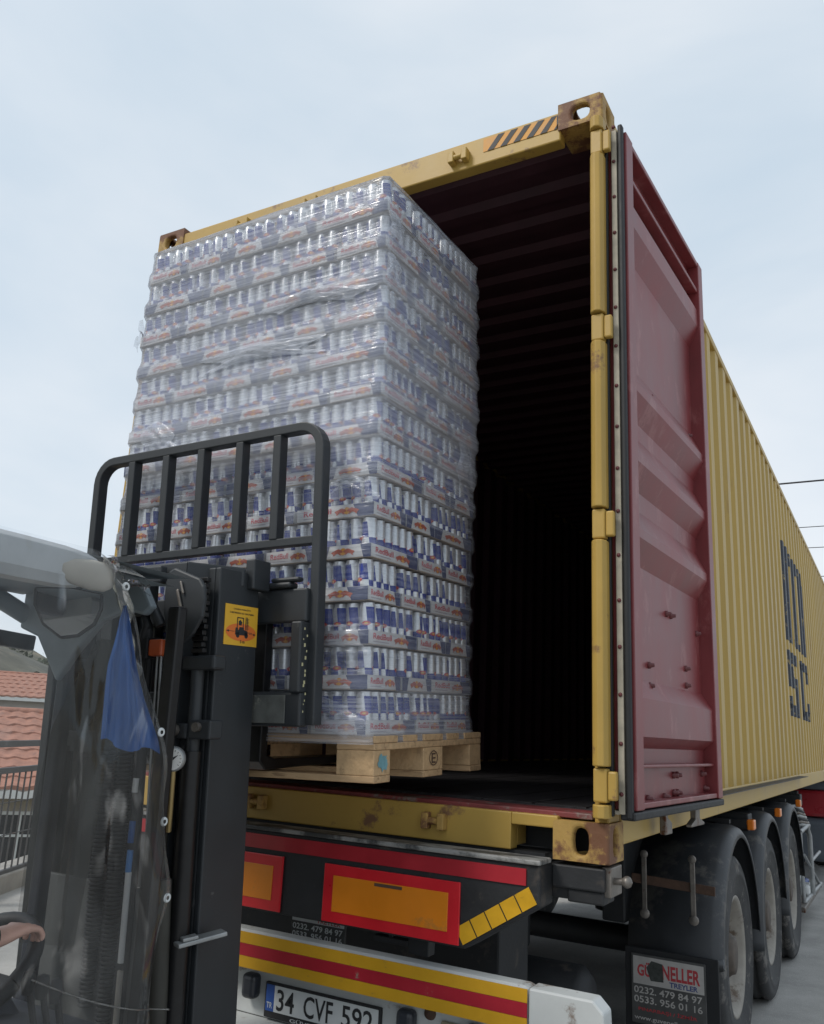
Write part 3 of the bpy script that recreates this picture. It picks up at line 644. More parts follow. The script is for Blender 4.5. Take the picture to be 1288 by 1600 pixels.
# twist lock at the corner
b = MB().box(1.03, 1.205, .0, .15, -.085, -.014).box(1.08, 1.20, .01, .13, -.125, -.085); b.build('twist_lock', chassis, tr, .006)
MB().box(1.19, 1.222, .02, .14, -.10, -.010).tube([(1.20, .06, -.055), (1.255, .05, -.05)], .012, 8).lathe([(.0001, .02), (.016, .012), (.02, 0), (.012, -.012)], 10, 'x', (1.262, .049, -.05)).build('lock_handle', steel, tr, .004)
# axles, wheels, mudguards
WY = (2.36, 3.70, 5.04); WZ = GZ+.5
def tyre_mesh():
    b = MB(); pr = [(.29, -.17), (.33, -.185), (.42, -.192), (.475, -.18), (.494, -.165)]
    for i, x in enumerate((-.12, -.04, .04, .12)): pr += [(.5, x-.018), (.488, x-.012), (.488, x+.012), (.5, x+.018)] if True else []
    pr += [(.494, .165), (.475, .18), (.452, .189), (.449, .187), (.42, .193), (.40, .195), (.397, .192), (.33, .187), (.29, .17)]
    return b.lathe(pr, 56, 'x').mesh('tyre', tyre_m)
def rim_mesh():
    b = MB(); b.lathe([(.26, -.17), (.262, .12), (.278, .15), (.297, .166), (.297, .172), (.285, .174), (.268, .16), (.255, .12), (.245, .085), (.215, .072), (.17, .078), (.13, .085), (.11, .085), (.11, -.1)], 40, 'x')
    return b.mesh('rim', rim_m)
def hub_mesh():
    b = MB(); b.lathe([(.115, .05), (.112, .13), (.095, .15), (.09, .165), (.06, .17), (.0001, .17)], 24, 'x')
    for k in range(10):
        a = 2*math.pi*k/10; c = (.09, math.cos(a)*.165, math.sin(a)*.165); b.lathe([(.018, -.01), (.018, .015), (.012, .03), (.0001, .031)], 6, 'x', c)
    return b.mesh('hub', hub_m)
def hole_mesh():
    b = MB()
    for k in range(10):
        a = 2*math.pi*(k+.5)/10; c = (.0765, math.cos(a)*.212, math.sin(a)*.212); b.lathe([(.0001, .002), (.021, .002), (.024, -.01)], 10, 'x', c)
    return b.mesh('hand_hole', blackm)
TY, RM, HB, HO = tyre_mesh(), rim_mesh(), hub_mesh(), hole_mesh()
for s in (1, -1):
    for k, y_ in enumerate(WY):
        wh = link('wheel', HB, tr); wh.location = Vector((s*1.03, y_, WZ))-wl(tr)
        if s < 0: wh.rotation_euler.z = math.pi
        wh.rotation_euler.x = k*.5
        for nm, me in (('tyre', TY), ('rim', RM), ('hand_holes', HO)): o = link(nm, me, wh); o.location = (0, 0, 0)
def mudguard(s, y_, rear):
    b = MB(); x0, x1 = .80, 1.245; r = .655
    prof = [(x0, 0), (1.19, 0), (1.225, -.012), (1.243, -.035), (1.246, -.062), (1.238, -.062), (1.234, -.036), (1.218, -.019), (1.188, -.008), (x0, -.008)]
    if rear: path = [(-r, -.06+.09*0-.55+.46, 'v')]
    st = []
    if rear:
        for z in (-.0-.0,): pass
    # stations: (y, z, normal angle)
    for q in ([-.10, -.05] if not rear else [-.10+.0, -.05]): st.append((-r, q, math.pi))
    if rear: st = [(-r-.004, .10, math.pi), (-r-.002, .05, math.pi)]
    a0 = 180 if not rear else 172
    for a in range(a0, 8, -8): st.append((r*math.cos(R(a)), r*math.sin(R(a)), R(a)))
    st.append((r*.992, .03, 0)); 
    rows = [[(s*x, y_+yy+math.cos(an)*d, WZ+zz+math.sin(an)*d) for x, d in prof] for yy, zz, an in st]; n = len(prof)
    fs = [(i*n+j, i*n+(j+1) % n, (i+1)*n+(j+1) % n, (i+1)*n+j) for i in range(len(st)-1) for j in range(n)]+[tuple(range(n)), tuple(range((len(st)-1)*n, len(st)*n))]
    b.add([p for r_ in rows for p in r_], fs, 0, True); return b.build('mudguard', fender, tr)
for s in (1, -1):
    for k, y_ in enumerate(WY): mudguard(s, y_, k == 0)
    for k, y_ in enumerate(WY): 
        MB().bar((s*.5, y_+.1, WZ+.69), (s*1.18, y_+.1, WZ+.665), .04, .02).build('guard_bracket', chassis, tr)
for y_ in WY:
    MB().cyl((-.9, y_, WZ), (.9, y_, WZ), .07, 12).build('axle', chassis, tr)
    for s in (1, -1): MB().lathe([(.0001, -.1), (.11, -.1), (.12, -.02), (.12, .09), (.09, .13)], 16, 'z', (s*.48, y_+.22, WZ+.2)).build('air_bag', rubber, tr)
# mud flap, clamp bar, sign
flap = MB().box(.80, 1.235, 1.665, 1.680, -1.06, -.58).build('mud_flap', rubber, tr, .004)
MB().bar((.84, 1.655, -.265), (1.235, 1.655, -.283), .012, .042, m=0).build('clamp_bar', rustbar, tr, .003)
for x in (.905, 1.135):
    b = MB().box(x-.012, x+.012, 1.640, 1.65, -.43, -.14); b.lathe([(.0001, -.006), (.019, -.004), (.020, .004)], 12, 'y', (x, 1.642, -.15)); b.lathe([(.0001, -.006), (.022, -.004), (.024, .004)], 12, 'y', (x, 1.642, -.42)); b.build('clamp_strap', steel, tr, .003)
sg = MB().box(.832, 1.178, 1.655, 1.664, -.905, -.605).build('mud_flap_sign', sign_bg, flap, .003)
F = lambda ox, oz: (lambda u, v: (ox+u, 1.6535, oz+v))
MB().box(.842, 1.170, 1.6543, 1.6549, -.735, -.615).build('sign_head', sign_w, sg)
[MB().text(t_, F(x_, -.70), w=w_, h=.062, bold=.03).build('sign_name', sign_r, sg, recalc=False) for t_, x_, w_ in (('GÜ', .862, .065), ('NELLER', .978, .175))]
b = MB(); b.poly([(.925, 1.6530, -.715), (.985, 1.6530, -.712), (.982, 1.6530, -.635), (.93, 1.6530, -.628), (.905, 1.6530, -.66)]); b.build('worn_patch', pm('worn patch', (.05, .055, .05), .8, var=.6, scale=40), sg, recalc=False)
b = MB(); b.text('TREYLER', F(1.012, -.728), w=.13, h=.022, bold=.03); b.build('sign_trade', sign_b, sg, recalc=False)
[MB().text(t_, F(.845, z_), w=w_, h=h_, bold=.015).build('sign_text', sign_w, sg, recalc=False) for t_, z_, w_, h_ in (('0232. 479 84 97', -.775, .315, .03), ('0533. 956 01 16', -.815, .315, .03), ('www.guveneller.com', -.893, .30, .024))]
b = MB(); b.text('PINARBAŞI / İZMİR', F(.865, -.852), w=.27, h=.022, bold=.015); b.build('sign_place', sign_r, sg, recalc=False)
for y_ in (2.98, 4.30): MB().box(1.19, 1.232, y_, y_+.09, -.105, -.045).build('marker_lamp', amber, tr, .008); MB().box(1.0, 1.19, y_+.01, y_+.08, -.10, -.05).build('lamp_arm', chassis, tr, .004)
MB().box(1.19, 1.232, 5.75, 5.84, -.105, -.045).build('marker_lamp', amber, tr, .008)
MB().box(-1.0, .66, .45, .75, -.85, -.20).build('dark_screen_box', chassis, tr, .01)  # made-up dark box hiding bright ground so the underside reads as shade
MB().box(-.38, .38, .9, 1.5, -.62, -.36).build('dark_screen_block', chassis, tr, .02)  # invented block, added to darken the view between the beams
MB().lathe([(.0001, -.45), (.1, -.44), (.14, -.40), (.14, .40), (.1, .44), (.0001, .45)], 18, 'x', (.35, 1.15, -.72)).build('air_tank', chassis, tr)  # this tank is added as well, to keep the underside dark
for s in (1, -1): MB().box(*sorted((s*.66, s*.78)), 1.75, 5.7, -.5, -.10).build('dark_screen_side', chassis, tr, .01)  # added inner panels that shut off lit ground beyond the wheels
# landing gear, side rack, air tank, hoses further forward
for s in (1, -1): MB().box(*sorted((s*.75, s*.9)), 8.9, 9.05, GZ+.35, -.1).box(*sorted((s*.7, s*.95)), 8.82, 9.13, GZ+.3, GZ+.35).build('landing_leg', chassis, tr, .006)
rack = [(1.17, 6.2, -.35), (1.19, 6.65, -.32), (1.2, 6.75, -.42), (1.2, 6.75, -.95)]
MB().tube(rack, .022, 8).tube([(1.17, 6.2, -.35), (1.17, 6.2, -.95)], .018, 8).tube([(1.17, 6.2, -.95), (1.2, 7.6, -.95)], .02, 8).tube([(1.2, 6.75, -.65), (1.2, 7.7, -.65)], .016, 8).tube([(1.19, 6.25, -.55), (1.2, 7.6, -.98)], .013, 8).build('side_rack', galv, tr)
MB().box(.5, 1.2, 5.95, 7.5, -1.0, -.955).build('rack_tray', steel, tr, .006)
MB().lathe([(.0001, -.3), (.09, -.28), (.13, -.22), (.13, .22), (.09, .28), (.0001, .3)], 18, 'y', (1.02, 6.3, -.78)).build('air_tank', whitem, tr)
rnd = random.Random(11)
for k in range(7):
    z = -.13-.03*k; MB().tube([(1.0, 5.9+.05*k, z), (1.17, 5.95+.06*k, z+.02), (1.19, 6.25+.1*k, z-.02), (1.15, 6.5+.1*k, z-.12)], .016, 7).build('valve_hose', (galv, rubber, steel)[k % 3], tr)
MB().box(.9, 1.15, 5.85, 6.15, -.36, -.28).build('valve_block', galv, tr, .01)
for k, (x, y_) in enumerate(((1.05, 6.75), (1.0, 7.05))):
    MB().box(x-.13, x+.13, y_-.14, y_+.14, -.954, -.86).build('oil_can', (framew, plateb)[k], tr, .02)

# tractor unit ahead, mostly hidden
tt = thing('tractor_truck', (0, 11.5, GZ), 'red truck cab ahead of the trailer, seen under the container', 'truck')
MB().box(.3, 1.25, 9.5, 10.9, -.42, -.10).build('side_fairing', truckred, tt, .04); MB().box(.28, 1.235, 9.52, 10.9, -.095, .02).build('rear_wing', truckgrey, tt, .03)
MB().box(.35, 1.22, 9.5, 10.9, -.95, -.43).build('fuel_tank', truckgrey, tt, .08, seg=4)
MB().box(-1.2, 1.2, 13.2, 15.2, -.5, 2.3).build('cab', truckred, tt, .12, seg=4); MB().box(-.45, .45, 9.4, 13.2, -.5, -.25).build('frame', chassis, tt, .01)
for s in (1, -1):
    for y_ in (10.9+.55, 14.4):
        o = link('wheel', HB, tt); o.location = Vector((s*1.0, y_, WZ))-wl(tt); o.rotation_euler.z = 0 if s > 0 else math.pi
        for nm, me in (('tyre', TY), ('rim', RM)): q = link(nm, me, o); q.location = (0, 0, 0)

# ================================================================ PALLET LOAD (tilted with the mast)
PC = Vector((.6126, -.4572, .2146))
MT = Matrix.Translation(PC) @ Matrix.Rotation(-.0228, 4, 'Y') @ Matrix.Rotation(.038, 4, 'X')
def place(o, m): o.matrix_world = m
pt = thing('euro_pallet', (0, 0, 0), 'raw wooden pallet on the forks under the wrapped can stack', 'pallet'); pt.matrix_world = MT
def pp(b, name, m, bevel=.003):
    o = b.build(name, m, None, bevel); o.parent = pt; return o
rnd = random.Random(2)
for x0 in ():
    pass
for y0, w_ in ((0, .145), (.19, .10), (.3275, .145), (.51, .10), (.655, .145)): pp(MB().box(-1.2+rnd.uniform(0, .006), rnd.uniform(-.004, .003), y0, y0+w_, .122, .144), 'board', wood)
for x0 in (-1.2, -.6725, -.145): pp(MB().box(x0, x0+.145, .002, .798, .100, .1215), 'board', wood)
for y0, w_ in ((0, .10), (.3275, .145), (.70, .10)): pp(MB().box(-1.2, rnd.uniform(-.003, .003), y0, y0+w_, .0, .0215), 'board', wood)
for x0 in (-1.2, -.6725, -.145):
    for y0, w_ in ((0.002, .10), (.3275, .145), (.698, .10)): pp(MB().box(x0+.001, x0+.144, y0, y0+w_, .022, .0995), 'block', wood2)
b = MB(); rnd2 = random.Random(4)
pts = [(.055+.034*math.cos(a)*rnd2.uniform(.6, 1.1), .062+.028*math.sin(a)*rnd2.uniform(.6, 1.15)) for a in [2*math.pi*i/22 for i in range(22)]]
b.poly([(.0008, y_, z) for y_, z in pts]); pp(b, 'paint_mark', bluespray, 0)
b = MB(); b.text('E', lambda u, v: (.0008, .385+u, .045+v), w=.03, h=.034, bold=.01); b.add([(.0008, .4+.032*math.cos(a)*k, .062+.026*math.sin(a)*k) for k in (1, .86) for a in [2*math.pi*i/20 for i in range(20)]], [(i, (i+1) % 20, 20+(i+1) % 20, 20+i) for i in range(20)]); pp(b, 'burnt_stamp', burn, 0)

# trays of cans
CR, CH, LP = .0262, .136, .1434
TL_, TS_ = .322, .2145
can_me = MB().lathe([(.019, 0), (.0245, .005), (CR, .012), (CR, .118), (.0235, .129), (.0235, .1325)], 14, 'z', m=0).lathe([(.0236, .1325), (.0242, .1345), (.0225, .1350), (.0215, .1315), (.0001, .1315)], 14, 'z', m=1).mesh('can', [can_m, can_top])
def bull(b, f, m):
    P = [(0, .30), (.10, .42), (.30, .50), (.50, .62), (.66, .66), (.80, .55), (.93, .50), (1.0, .36), (.94, .26), (.83, .26), (.78, .16), (.88, .08), (.82, 0), (.70, .06), (.64, .20), (.50, .20), (.34, .10), (.26, -.02), (.14, -.04), (.18, .08), (.10, .20)]
    c = (.5, .34); b.add([f(*c)]+[f(*p) for p in P], [(0, i+1, (i+1) % len(P)+1) for i in range(len(P))], m)
def face_print(b, f, Lw, hh, var=0):
    """lettering, emblem and blue end field on one tray side; f(u, v) lies on that side"""
    o = .0006
    g = lambda u, v: f(u, v, o); g2 = lambda u, v: f(u, v, o*2); g3 = lambda u, v: f(u, v, o*3)
    k = Lw/.322; wide = Lw > .3
    if var == 1:
        b.add([g(.001, .001), g(Lw*.16, .001), g(Lw*.22, hh*.98), g(.001, hh*.98)], [(0, 1, 2, 3)], 4)
    b.add([g(Lw*.80 if wide else Lw*.86, .001), g(Lw*.999, .001), g(Lw*.999, hh*.98), g(Lw*.74 if wide else Lw*.80, hh*.98)], [(0, 1, 2, 3)], 4)
    if var == 0: b.text('RedBull', lambda u, v: g(Lw*.09+u, hh*.40+v), w=Lw*.37, h=hh*.42, bold=.02, m=1)
    if var == 0: b.add([g(Lw*.09, hh*.20), g(Lw*.40, hh*.20), g(Lw*.40, hh*.27), g(Lw*.09, hh*.27)], [(0, 1, 2, 3)], 5)
    cx, cz, r = Lw*(.66 if var == 0 else .48), hh*.52, hh*.27
    b.add([g2(cx, cz)]+[g2(cx+r*math.cos(2*math.pi*i/14), cz+r*math.sin(2*math.pi*i/14)) for i in range(14)], [(0, i+1, (i+1) % 14+1) for i in range(14)], 3)
    s_ = Lw*(.155 if var == 0 else .22)
    bull(b, lambda u, v: g3(cx-s_*1.02+u*s_, hh*.26+v*hh*.72), 2); bull(b, lambda u, v: g3(cx+s_*1.02-u*s_, hh*.26+v*hh*.72), 2)
def tray_mesh(wx, wy, faces, var=0):
    b = MB(); hh = .047; t_ = .0025
    b.box(0, wx, 0, wy, 0, .003, 6)
    lo = .0                                       # low wall with flaps a little higher at the ends
    for (x0, x1, y0, y1) in ((0, wx, 0, t_), (0, wx, wy-t_, wy), (0, t_, t_, wy-t_), (wx-t_, wx, t_, wy-t_)): b.box(x0, x1, y0, y1, .003, hh, 0)
    if 'F' in faces: face_print(b, lambda u, v, o: (u, -o, v), wx, hh, var)
    if 'R' in faces: face_print(b, lambda u, v, o: (wx+o, u, v), wy, hh, var if 'F' not in faces else 0)
    if 'L' in faces: face_print(b, lambda u, v, o: (-o, wy-u, v), wy, hh)
    return b.mesh('tray', [carton, p_red, p_bull, p_sun, p_blue, p_grey, carton_edge])
TM = {}
def inner_mesh(wx, wy, faces):
    b = MB(); nx, ny = round(wx/.0535), round(wy/.0535)
    for i in range(nx):
        for j in range(ny):
            edge = ('F' in faces and j == 0) or ('R' in faces and i == nx-1) or ('L' in faces and i == 0)
            near = ('F' in faces and j == 1) or ('R' in faces and i == nx-2) or ('L' in faces and i == 1)
            if near and not edge: b.lathe([(.0245, .005), (CR, .012), (CR, .118), (.0225, .135), (.0001, .134)], 10, 'z', (wx*(i+.5)/nx, wy*(j+.5)/ny, .003))
    return b.mesh('inner_cans', [pm('inner can', (.16, .18, .26), .4, metal=.2, var=.5, scale=9)] if 'inner can' not in MATS else [MATS['inner can']])
ORD = ['top', 'second', 'third', 'fourth', 'fifth', 'sixth', 'seventh', 'eighth', 'ninth', 'tenth', 'eleventh', 'twelfth', 'thirteenth', 'bottom']
SIDE = ['second', 'third', 'fourth']
rt_ = random.Random(21)
def tray(x, y, z, wx, wy, faces, label):
    var = 1 if rt_.random() < .3 else 0; key = (round(wx, 3), round(wy, 3), faces, var)
    if key not in TM: TM[key] = (tray_mesh(wx-.002, wy-.002, faces, var), inner_mesh(wx-.002, wy-.002, faces))
    t = thing('can_tray', (0, 0, 0), label, 'drink tray', 'trays of cans on the pallet')
    t.matrix_world = MT @ Matrix.Translation((x+rt_.uniform(-.002, .002), y+rt_.uniform(-.003, .001), z)) @ Matrix.Rotation(rt_.uniform(-.008, .008), 4, 'Z')
    o = link('tray', TM[key][0]); o.parent = t; o = link('inner_cans', TM[key][1]); o.parent = t; o['kind'] = 'stuff'
    nx, ny = round(wx/.0535), round(wy/.0535)
    face = rt_.uniform(0, 6.28); orderly = rt_.random() < .65
    for i in range(nx):
        for j in range(ny):
            if ('F' in faces and j == 0) or ('R' in faces and i == nx-1) or ('L' in faces and i == 0):
                c = link('can', can_me); c.parent = t
                px, py = wx*.5+(wx*((i+.5)/nx-.5))*.965, wy*.5+(wy*((j+.5)/ny-.5))*.95
                c.location = (px+rt_.uniform(-.0008, .0008), py+rt_.uniform(-.0008, .0008), .0032); c.rotation_euler.z = face+rt_.uniform(-.45, .45) if orderly else rt_.uniform(0, 6.28)
XR = [(.15, -.018), (.57, -.016), (1.0, -.006), (1.42, .004), (2.14, .006)]       # right edge, width and front of the stack by height
XW = [(.15, 1.215), (.8, 1.228), (1.42, 1.228), (1.87, 1.212), (2.14, 1.196)]
YF = [(.15, -.016), (.57, -.016), (1.0, -.004), (1.42, .004), (2.14, .006)]
YD = [(.15, .760), (1.0, .765), (1.42, .785), (2.14, .785)]
hid = MB()
for l in range(14):
    z = .1448+l*LP; nm = ORD[13-l]; A = (13-l) % 2 == 1
    lay = f'{nm} layer' + ('' if nm in ('top', 'bottom') else ' from top')
    if not A:      # front from the right corner: one long, four short; right side: short, short, long
        fr = [(TL_, TS_)]+[(TS_, TL_)]*4; rs = [(TL_, TS_), (TS_, TL_)]
    else:
        fr = [(TS_, TL_)]*4+[(TL_, TS_)]; rs = [(TL_, TS_), (TL_, TS_)]
    X1, Y0 = lerp(XR, z)+rt_.uniform(-.007, .004), lerp(YF, z)+rt_.uniform(-.004, .007); gx = (lerp(XW, z)-1.18)/4; gy = (lerp(YD, z)-.751)/2; x = X1
    for k, (wx, wy) in enumerate(fr):
        fc = 'FR' if k == 0 else ('FL' if k == 4 else 'F')
        pos = ['at the near right corner', 'second from the right corner', 'third from the right corner', 'fourth from the right corner', 'at the left end'][k]
        tray(x-wx, Y0, z, wx, wy, fc, f'tray of cans on the forklift side, {lay}, {pos}'); x -= wx+gx
    y_ = Y0+fr[0][1]+gy
    for k, (wx, wy) in enumerate(rs):
        tray(X1-wx, y_, z, wx, wy, 'R', f'tray of cans on the right side, {lay}, {["beside the corner tray", "at the far end"][k]}'); y_ += wy+gy
    hid.box(X1-1.15, X1-.34, Y0+.345, Y0+.74, z, z+.05); hid.box(X1-1.14, X1-.35, Y0+.35, Y0+.73, z+.05, z+CH, 1)
o = hid.build('hidden_trays', [carton, MATS['inner can']]); o.matrix_world = MT; tag(o, 'unseen trays of cans filling the middle of the wrapped stack', 'drink tray', kind='stuff')

# stretch film: a wrinkled skin drawn round the stack, standing out at every tray and drawn in between
def film():
    b = MB(); rn = random.Random(8); W, D_ = 1.0, 1.0; x0, y0 = 0, 0; nz = 14*7; per = []
    c = .018
    def side(a, e, n): return [tuple(Vector(a).lerp(Vector(e), i/n)) for i in range(n)]
    cor_ = [(x0+c, y0), (x0+W-c, y0), (x0+W, y0+c), (x0+W, y0+D_-c), (x0+W-c, y0+D_), (x0+c, y0+D_), (x0, y0+D_-c), (x0, y0+c)]
    for i, (a, e) in enumerate(zip(cor_, cor_[1:]+cor_[:1])): per += side((*a, 0), (*e, 0), (46, 3, 34, 3, 20, 2, 20, 2)[i])
    n = len(per); cx, cy = x0+W/2, y0+D_/2; vs = []
    ph = [(rn.uniform(3, 22), rn.uniform(3, 30), rn.uniform(0, 6), rn.uniform(.3, 1)) for _ in range(12)]
    for k in range(nz+2):
        q = min(k, nz)/7; fr = q % 1.0; z = .146+q*LP if k else .118
        bulge = lerp([(0, .006), (.30, .006), (.38, .001), (.60, -.003), (.88, -.002), (.97, .004), (1, .006)], fr)
        if k == 0: bulge = .010
        if k >= nz: bulge = .001
        for i, p in enumerate(per):
            wv = sum(a*math.sin(f1*q*.9+f2*(p[0]+p[1])+o_) for f1, f2, o_, a in ph)*.00035
            d = Vector((max(-1, min(1, (p[0]-cx)/(W/2)*1.0)) if abs(p[0]-cx) > W/2-.02 else 0, (p[1]-cy)/(D_/2) if abs(p[1]-cy) > D_/2-.02 else 0))
            off = bulge+wv+.003
            if k == nz+1: off = -.06; z2 = z+.004
            else: z2 = z+wv*1.5
            w1 = lerp(XW, z)+.003; d1 = lerp(YD, z)+.005; vs.append((lerp(XR, z)-w1+.001+p[0]*w1+d.x*off, lerp(YF, z)-.003+p[1]*d1+d.y*off, z2))
    fs = [(k*n+i, k*n+(i+1) % n, (k+1)*n+(i+1) % n, (k+1)*n+i) for k in range(nz+1) for i in range(n)]
    b.add(vs, fs, 0, True); o = b.build('stretch_film', film_m); o.matrix_world = MT
    rf = random.Random(31)
    def fold(cx, cz, w_, h_, face):
        q_ = [(rf.uniform(8, 30), rf.uniform(8, 30), rf.uniform(0, 6)) for _ in range(5)]; X_ = lerp(XR, cz); Y_ = lerp(YF, cz)
        def f(u, v):
            a, c_ = (u-.5)*w_, (v-.5)*h_; k = max(0, 1-(2*u-1)**2)*max(0, 1-(2*v-1)**2)
            n_ = .010+.010*k+k*sum(math.sin(f1*u+f2*v+o2) for f1, f2, o2 in q_)*.0035
            e = (1+.25*math.sin(7*v+cx*9)); a *= e
            return (cx+a, Y_-n_, cz+c_+.02*math.sin(4*u)) if face == 'F' else (X_+n_, cx+a, cz+c_+.02*math.sin(4*u))
        g = MB().grid(14, 12, f).build('loose_fold', film_m); g.parent = o
    for cx, cz, w_, h_, face in ((-.04, 1.98, .09, .20, 'R'), (.06, 1.95, .10, .10, 'R'), (.05, 1.78, .09, .09, 'R'), (.66, 1.20, .14, .16, 'R'), (-1.06, 1.28, .16, .12, 'F'), (-.98, 1.20, .14, .09, 'F'), (-.12, .42, .20, .12, 'F'), (-.20, .20, .30, .10, 'F'), (-.10, .95, .18, .08, 'F'), (-.55, 1.55, .5, .07, 'F'), (-.3, 1.72, .45, .06, 'F')):
        if cx < 0 and face == 'R': continue
        fold(cx, cz, w_, h_, face)
    rows = []
    for k in range(9): rows.append((-1.185-.005*k-.006*math.sin(k*1.3), -.004, 1.80-.012*k+.01*math.sin(k*2.1)))
    g = MB().grid(8, 3, lambda u, v: (lambda p: (p[0]-.012*v*math.sin(u*7), p[1]-.02*v, p[2]+.025*v-.01*math.sin(u*9+v*4)))(rows[int(u*8+.01)])).build('loose_tail', film_m); g.parent = o
    return tag(o, 'clear stretch film wound round the whole stack of can trays', 'plastic film')
film()

# ================================================================ FORKLIFT
fk = thing('forklift', (-.1, -1.6, GZ), 'dark grey forklift lifting the wrapped pallet into the container', 'forklift')
def lp_(b, name, m, bevel=.004, par=None, seg=2): return b.build(name, m, par or fk, bevel, xf=MT, seg=seg)
CX = -.71
# load backrest: rounded frame, five bars, lower rail
def backrest():
    xl, xr, zt, zl = -1.262, -.172, 1.178, .775; y0, y1 = -.115, -.070; w_ = .034; r = .085
    path = [(xl, .20)]+[(xl, zt-r)]+[(xl+r-r*math.cos(R(a)), zt-r+r*math.sin(R(a))) for a in range(15, 90, 15)]+[(xl+r, zt), (xr-r, zt)]+[(xr-r+r*math.sin(R(a)), zt-r+r*math.cos(R(a))) for a in range(15, 90, 15)]+[(xr, zt-r), (xr, .175)]
    b = MB(); rows = []
    for i, (x, z) in enumerate(path):
        a, c = path[max(i-1, 0)], path[min(i+1, len(path)-1)]; d = Vector((c[0]-a[0], c[1]-a[1])).normalized(); nn = Vector((-d.y, d.x))*w_/2
        rows.append([(x+nn.x, y0, z+nn.y), (x+nn.x, y1, z+nn.y), (x-nn.x, y1, z-nn.y), (x-nn.x, y0, z-nn.y)])
    b.add([p for r_ in rows for p in r_], [(i*4+j, i*4+(j+1) % 4, (i+1)*4+(j+1) % 4, (i+1)*4+j) for i in range(len(rows)-1) for j in range(4)]+[(0, 1, 2, 3), tuple(len(rows)*4-4+j for j in range(4))])
    fr = lp_(b, 'load_backrest', mastm, .004)
    for x in (-1.072, -.89, -.712, -.527, -.356): lp_(MB().box(x-.017, x+.017, y0+.001, y1-.001, zl+.012, zt-w_/2+.002), 'bar', mastm, .004, fr)
    lp_(MB().box(xl+w_/2-.002, xr-w_/2+.002, y0+.004, y1-.004, zl-.014, zl+.014), 'lower_rail', mastm, .003, fr)
backrest()
# carriage: two fork bars, end plates with an opening
for s in (1, -1):
    b = MB(); a = CX+s*.525; c = CX+s*.30; lo, hi = sorted((a, c)); 
    b.box(lo, hi, -.135, -.105, .50, .61); b.box(lo, hi, -.15, -.105, .17, .275); e0, e1 = sorted((a, CX+s*.485)); b.box(e0, e1, -.16, -.104, .275, .50)
    lp_(b, 'carriage_plate', mastm, .006)
    lp_(MB().box(lo+.01, hi-.055 if s > 0 else hi-.01, -.155, -.151, .18, .268), 'dusty_cover', mast_dusty, .002)
    lp_(MB().box(lo+.03, hi-.06, -.15, -.10, .612, .632).box(lo+.08, hi-.03, -.145, -.11, .632, .648), 'fork_latch', mastm, .008)
b = MB(); bx = random.Random(3)
for i in range(15):
    z = .22+i*.018+bx.uniform(-.006, .006); x = -.165+bx.uniform(-.008, .008); s_ = bx.uniform(.002, .006); b.poly([(x-s_*.6, -.1607, z-s_), (x+s_*.6, -.1607, z-s_*.8), (x+s_*.5, -.1607, z+s_), (x-s_*.6, -.1607, z+s_*1.1)])
lp_(b, 'chipped_paint', pm('chipped paint', (.30, .30, .18), .7), 0)
for z in (.19, .52): lp_(MB().box(CX-.50, CX+.50, -.10, -.062, z, z+.09), 'fork_bar', mastm, .005)
for x in (-.98, -.46):
    b = MB(); b.prism([(-.062, .62), (-.022, .62), (-.022, .092), (.02, .082), (.86, .066), (.88, .056), (-.03, .046), (-.062, .075)], lambda u, v: (x-.055, u, v-.02), lambda u, v: (x+.055, u, v-.02)); lp_(b, 'fork', grease, .004)
# mast rails
def rail(x, s, y0, y1, z0, z1, name, m=mastm):
    t_ = .022; b = MB(); b.box(*sorted((x, x-s*t_)), y0, y1, z0, z1); b.box(*sorted((x-s*t_, x-s*.075)), y0, y0+.03, z0, z1); b.box(*sorted((x-s*t_, x-s*.075)), y1-.03, y1, z0, z1); return lp_(b, name, m, .005)
GL_ = GZ-PC.z+.06
for s in (1, -1):
    rail(CX+(.36 if s > 0 else -.27), s, -.365, -.175, GL_, .655, 'outer_rail')
    rail(CX+(.262 if s > 0 else -.19), s, -.355, -.20, GL_+.03, .62, 'inner_rail')
    # lift cylinder behind the rail, its clamp and the chain over it
    cx = CX+(.325 if s > 0 else -.235)
    lp_(MB().cyl((cx, -.405, GL_), (cx, -.405, .10), .030, 16), 'lift_cylinder', grease, 0)
    lp_(MB().cyl((cx, -.40, .10), (cx, -.40, .36), .02, 12), 'piston_rod', mastm, 0)
    lp_(MB().box(cx-.045, cx+.085 if s > 0 else cx+.045, -.425, -.367, .335, .378), 'cylinder_clamp', mastm, .008)
    ch = MB(); 
    for i in range(13):
        z = .385+i*.018
        ch.box(cx-.018 if i % 2 else cx-.024, cx+.018 if i % 2 else cx+.024, -.41, -.392, z+.002, z+.016)
    lp_(ch, 'chain', grease, .002)
    lp_(MB().box(cx-.085, cx-.05, -.43, -.37, GL_, .58), 'hose_guide', mastm, .004)
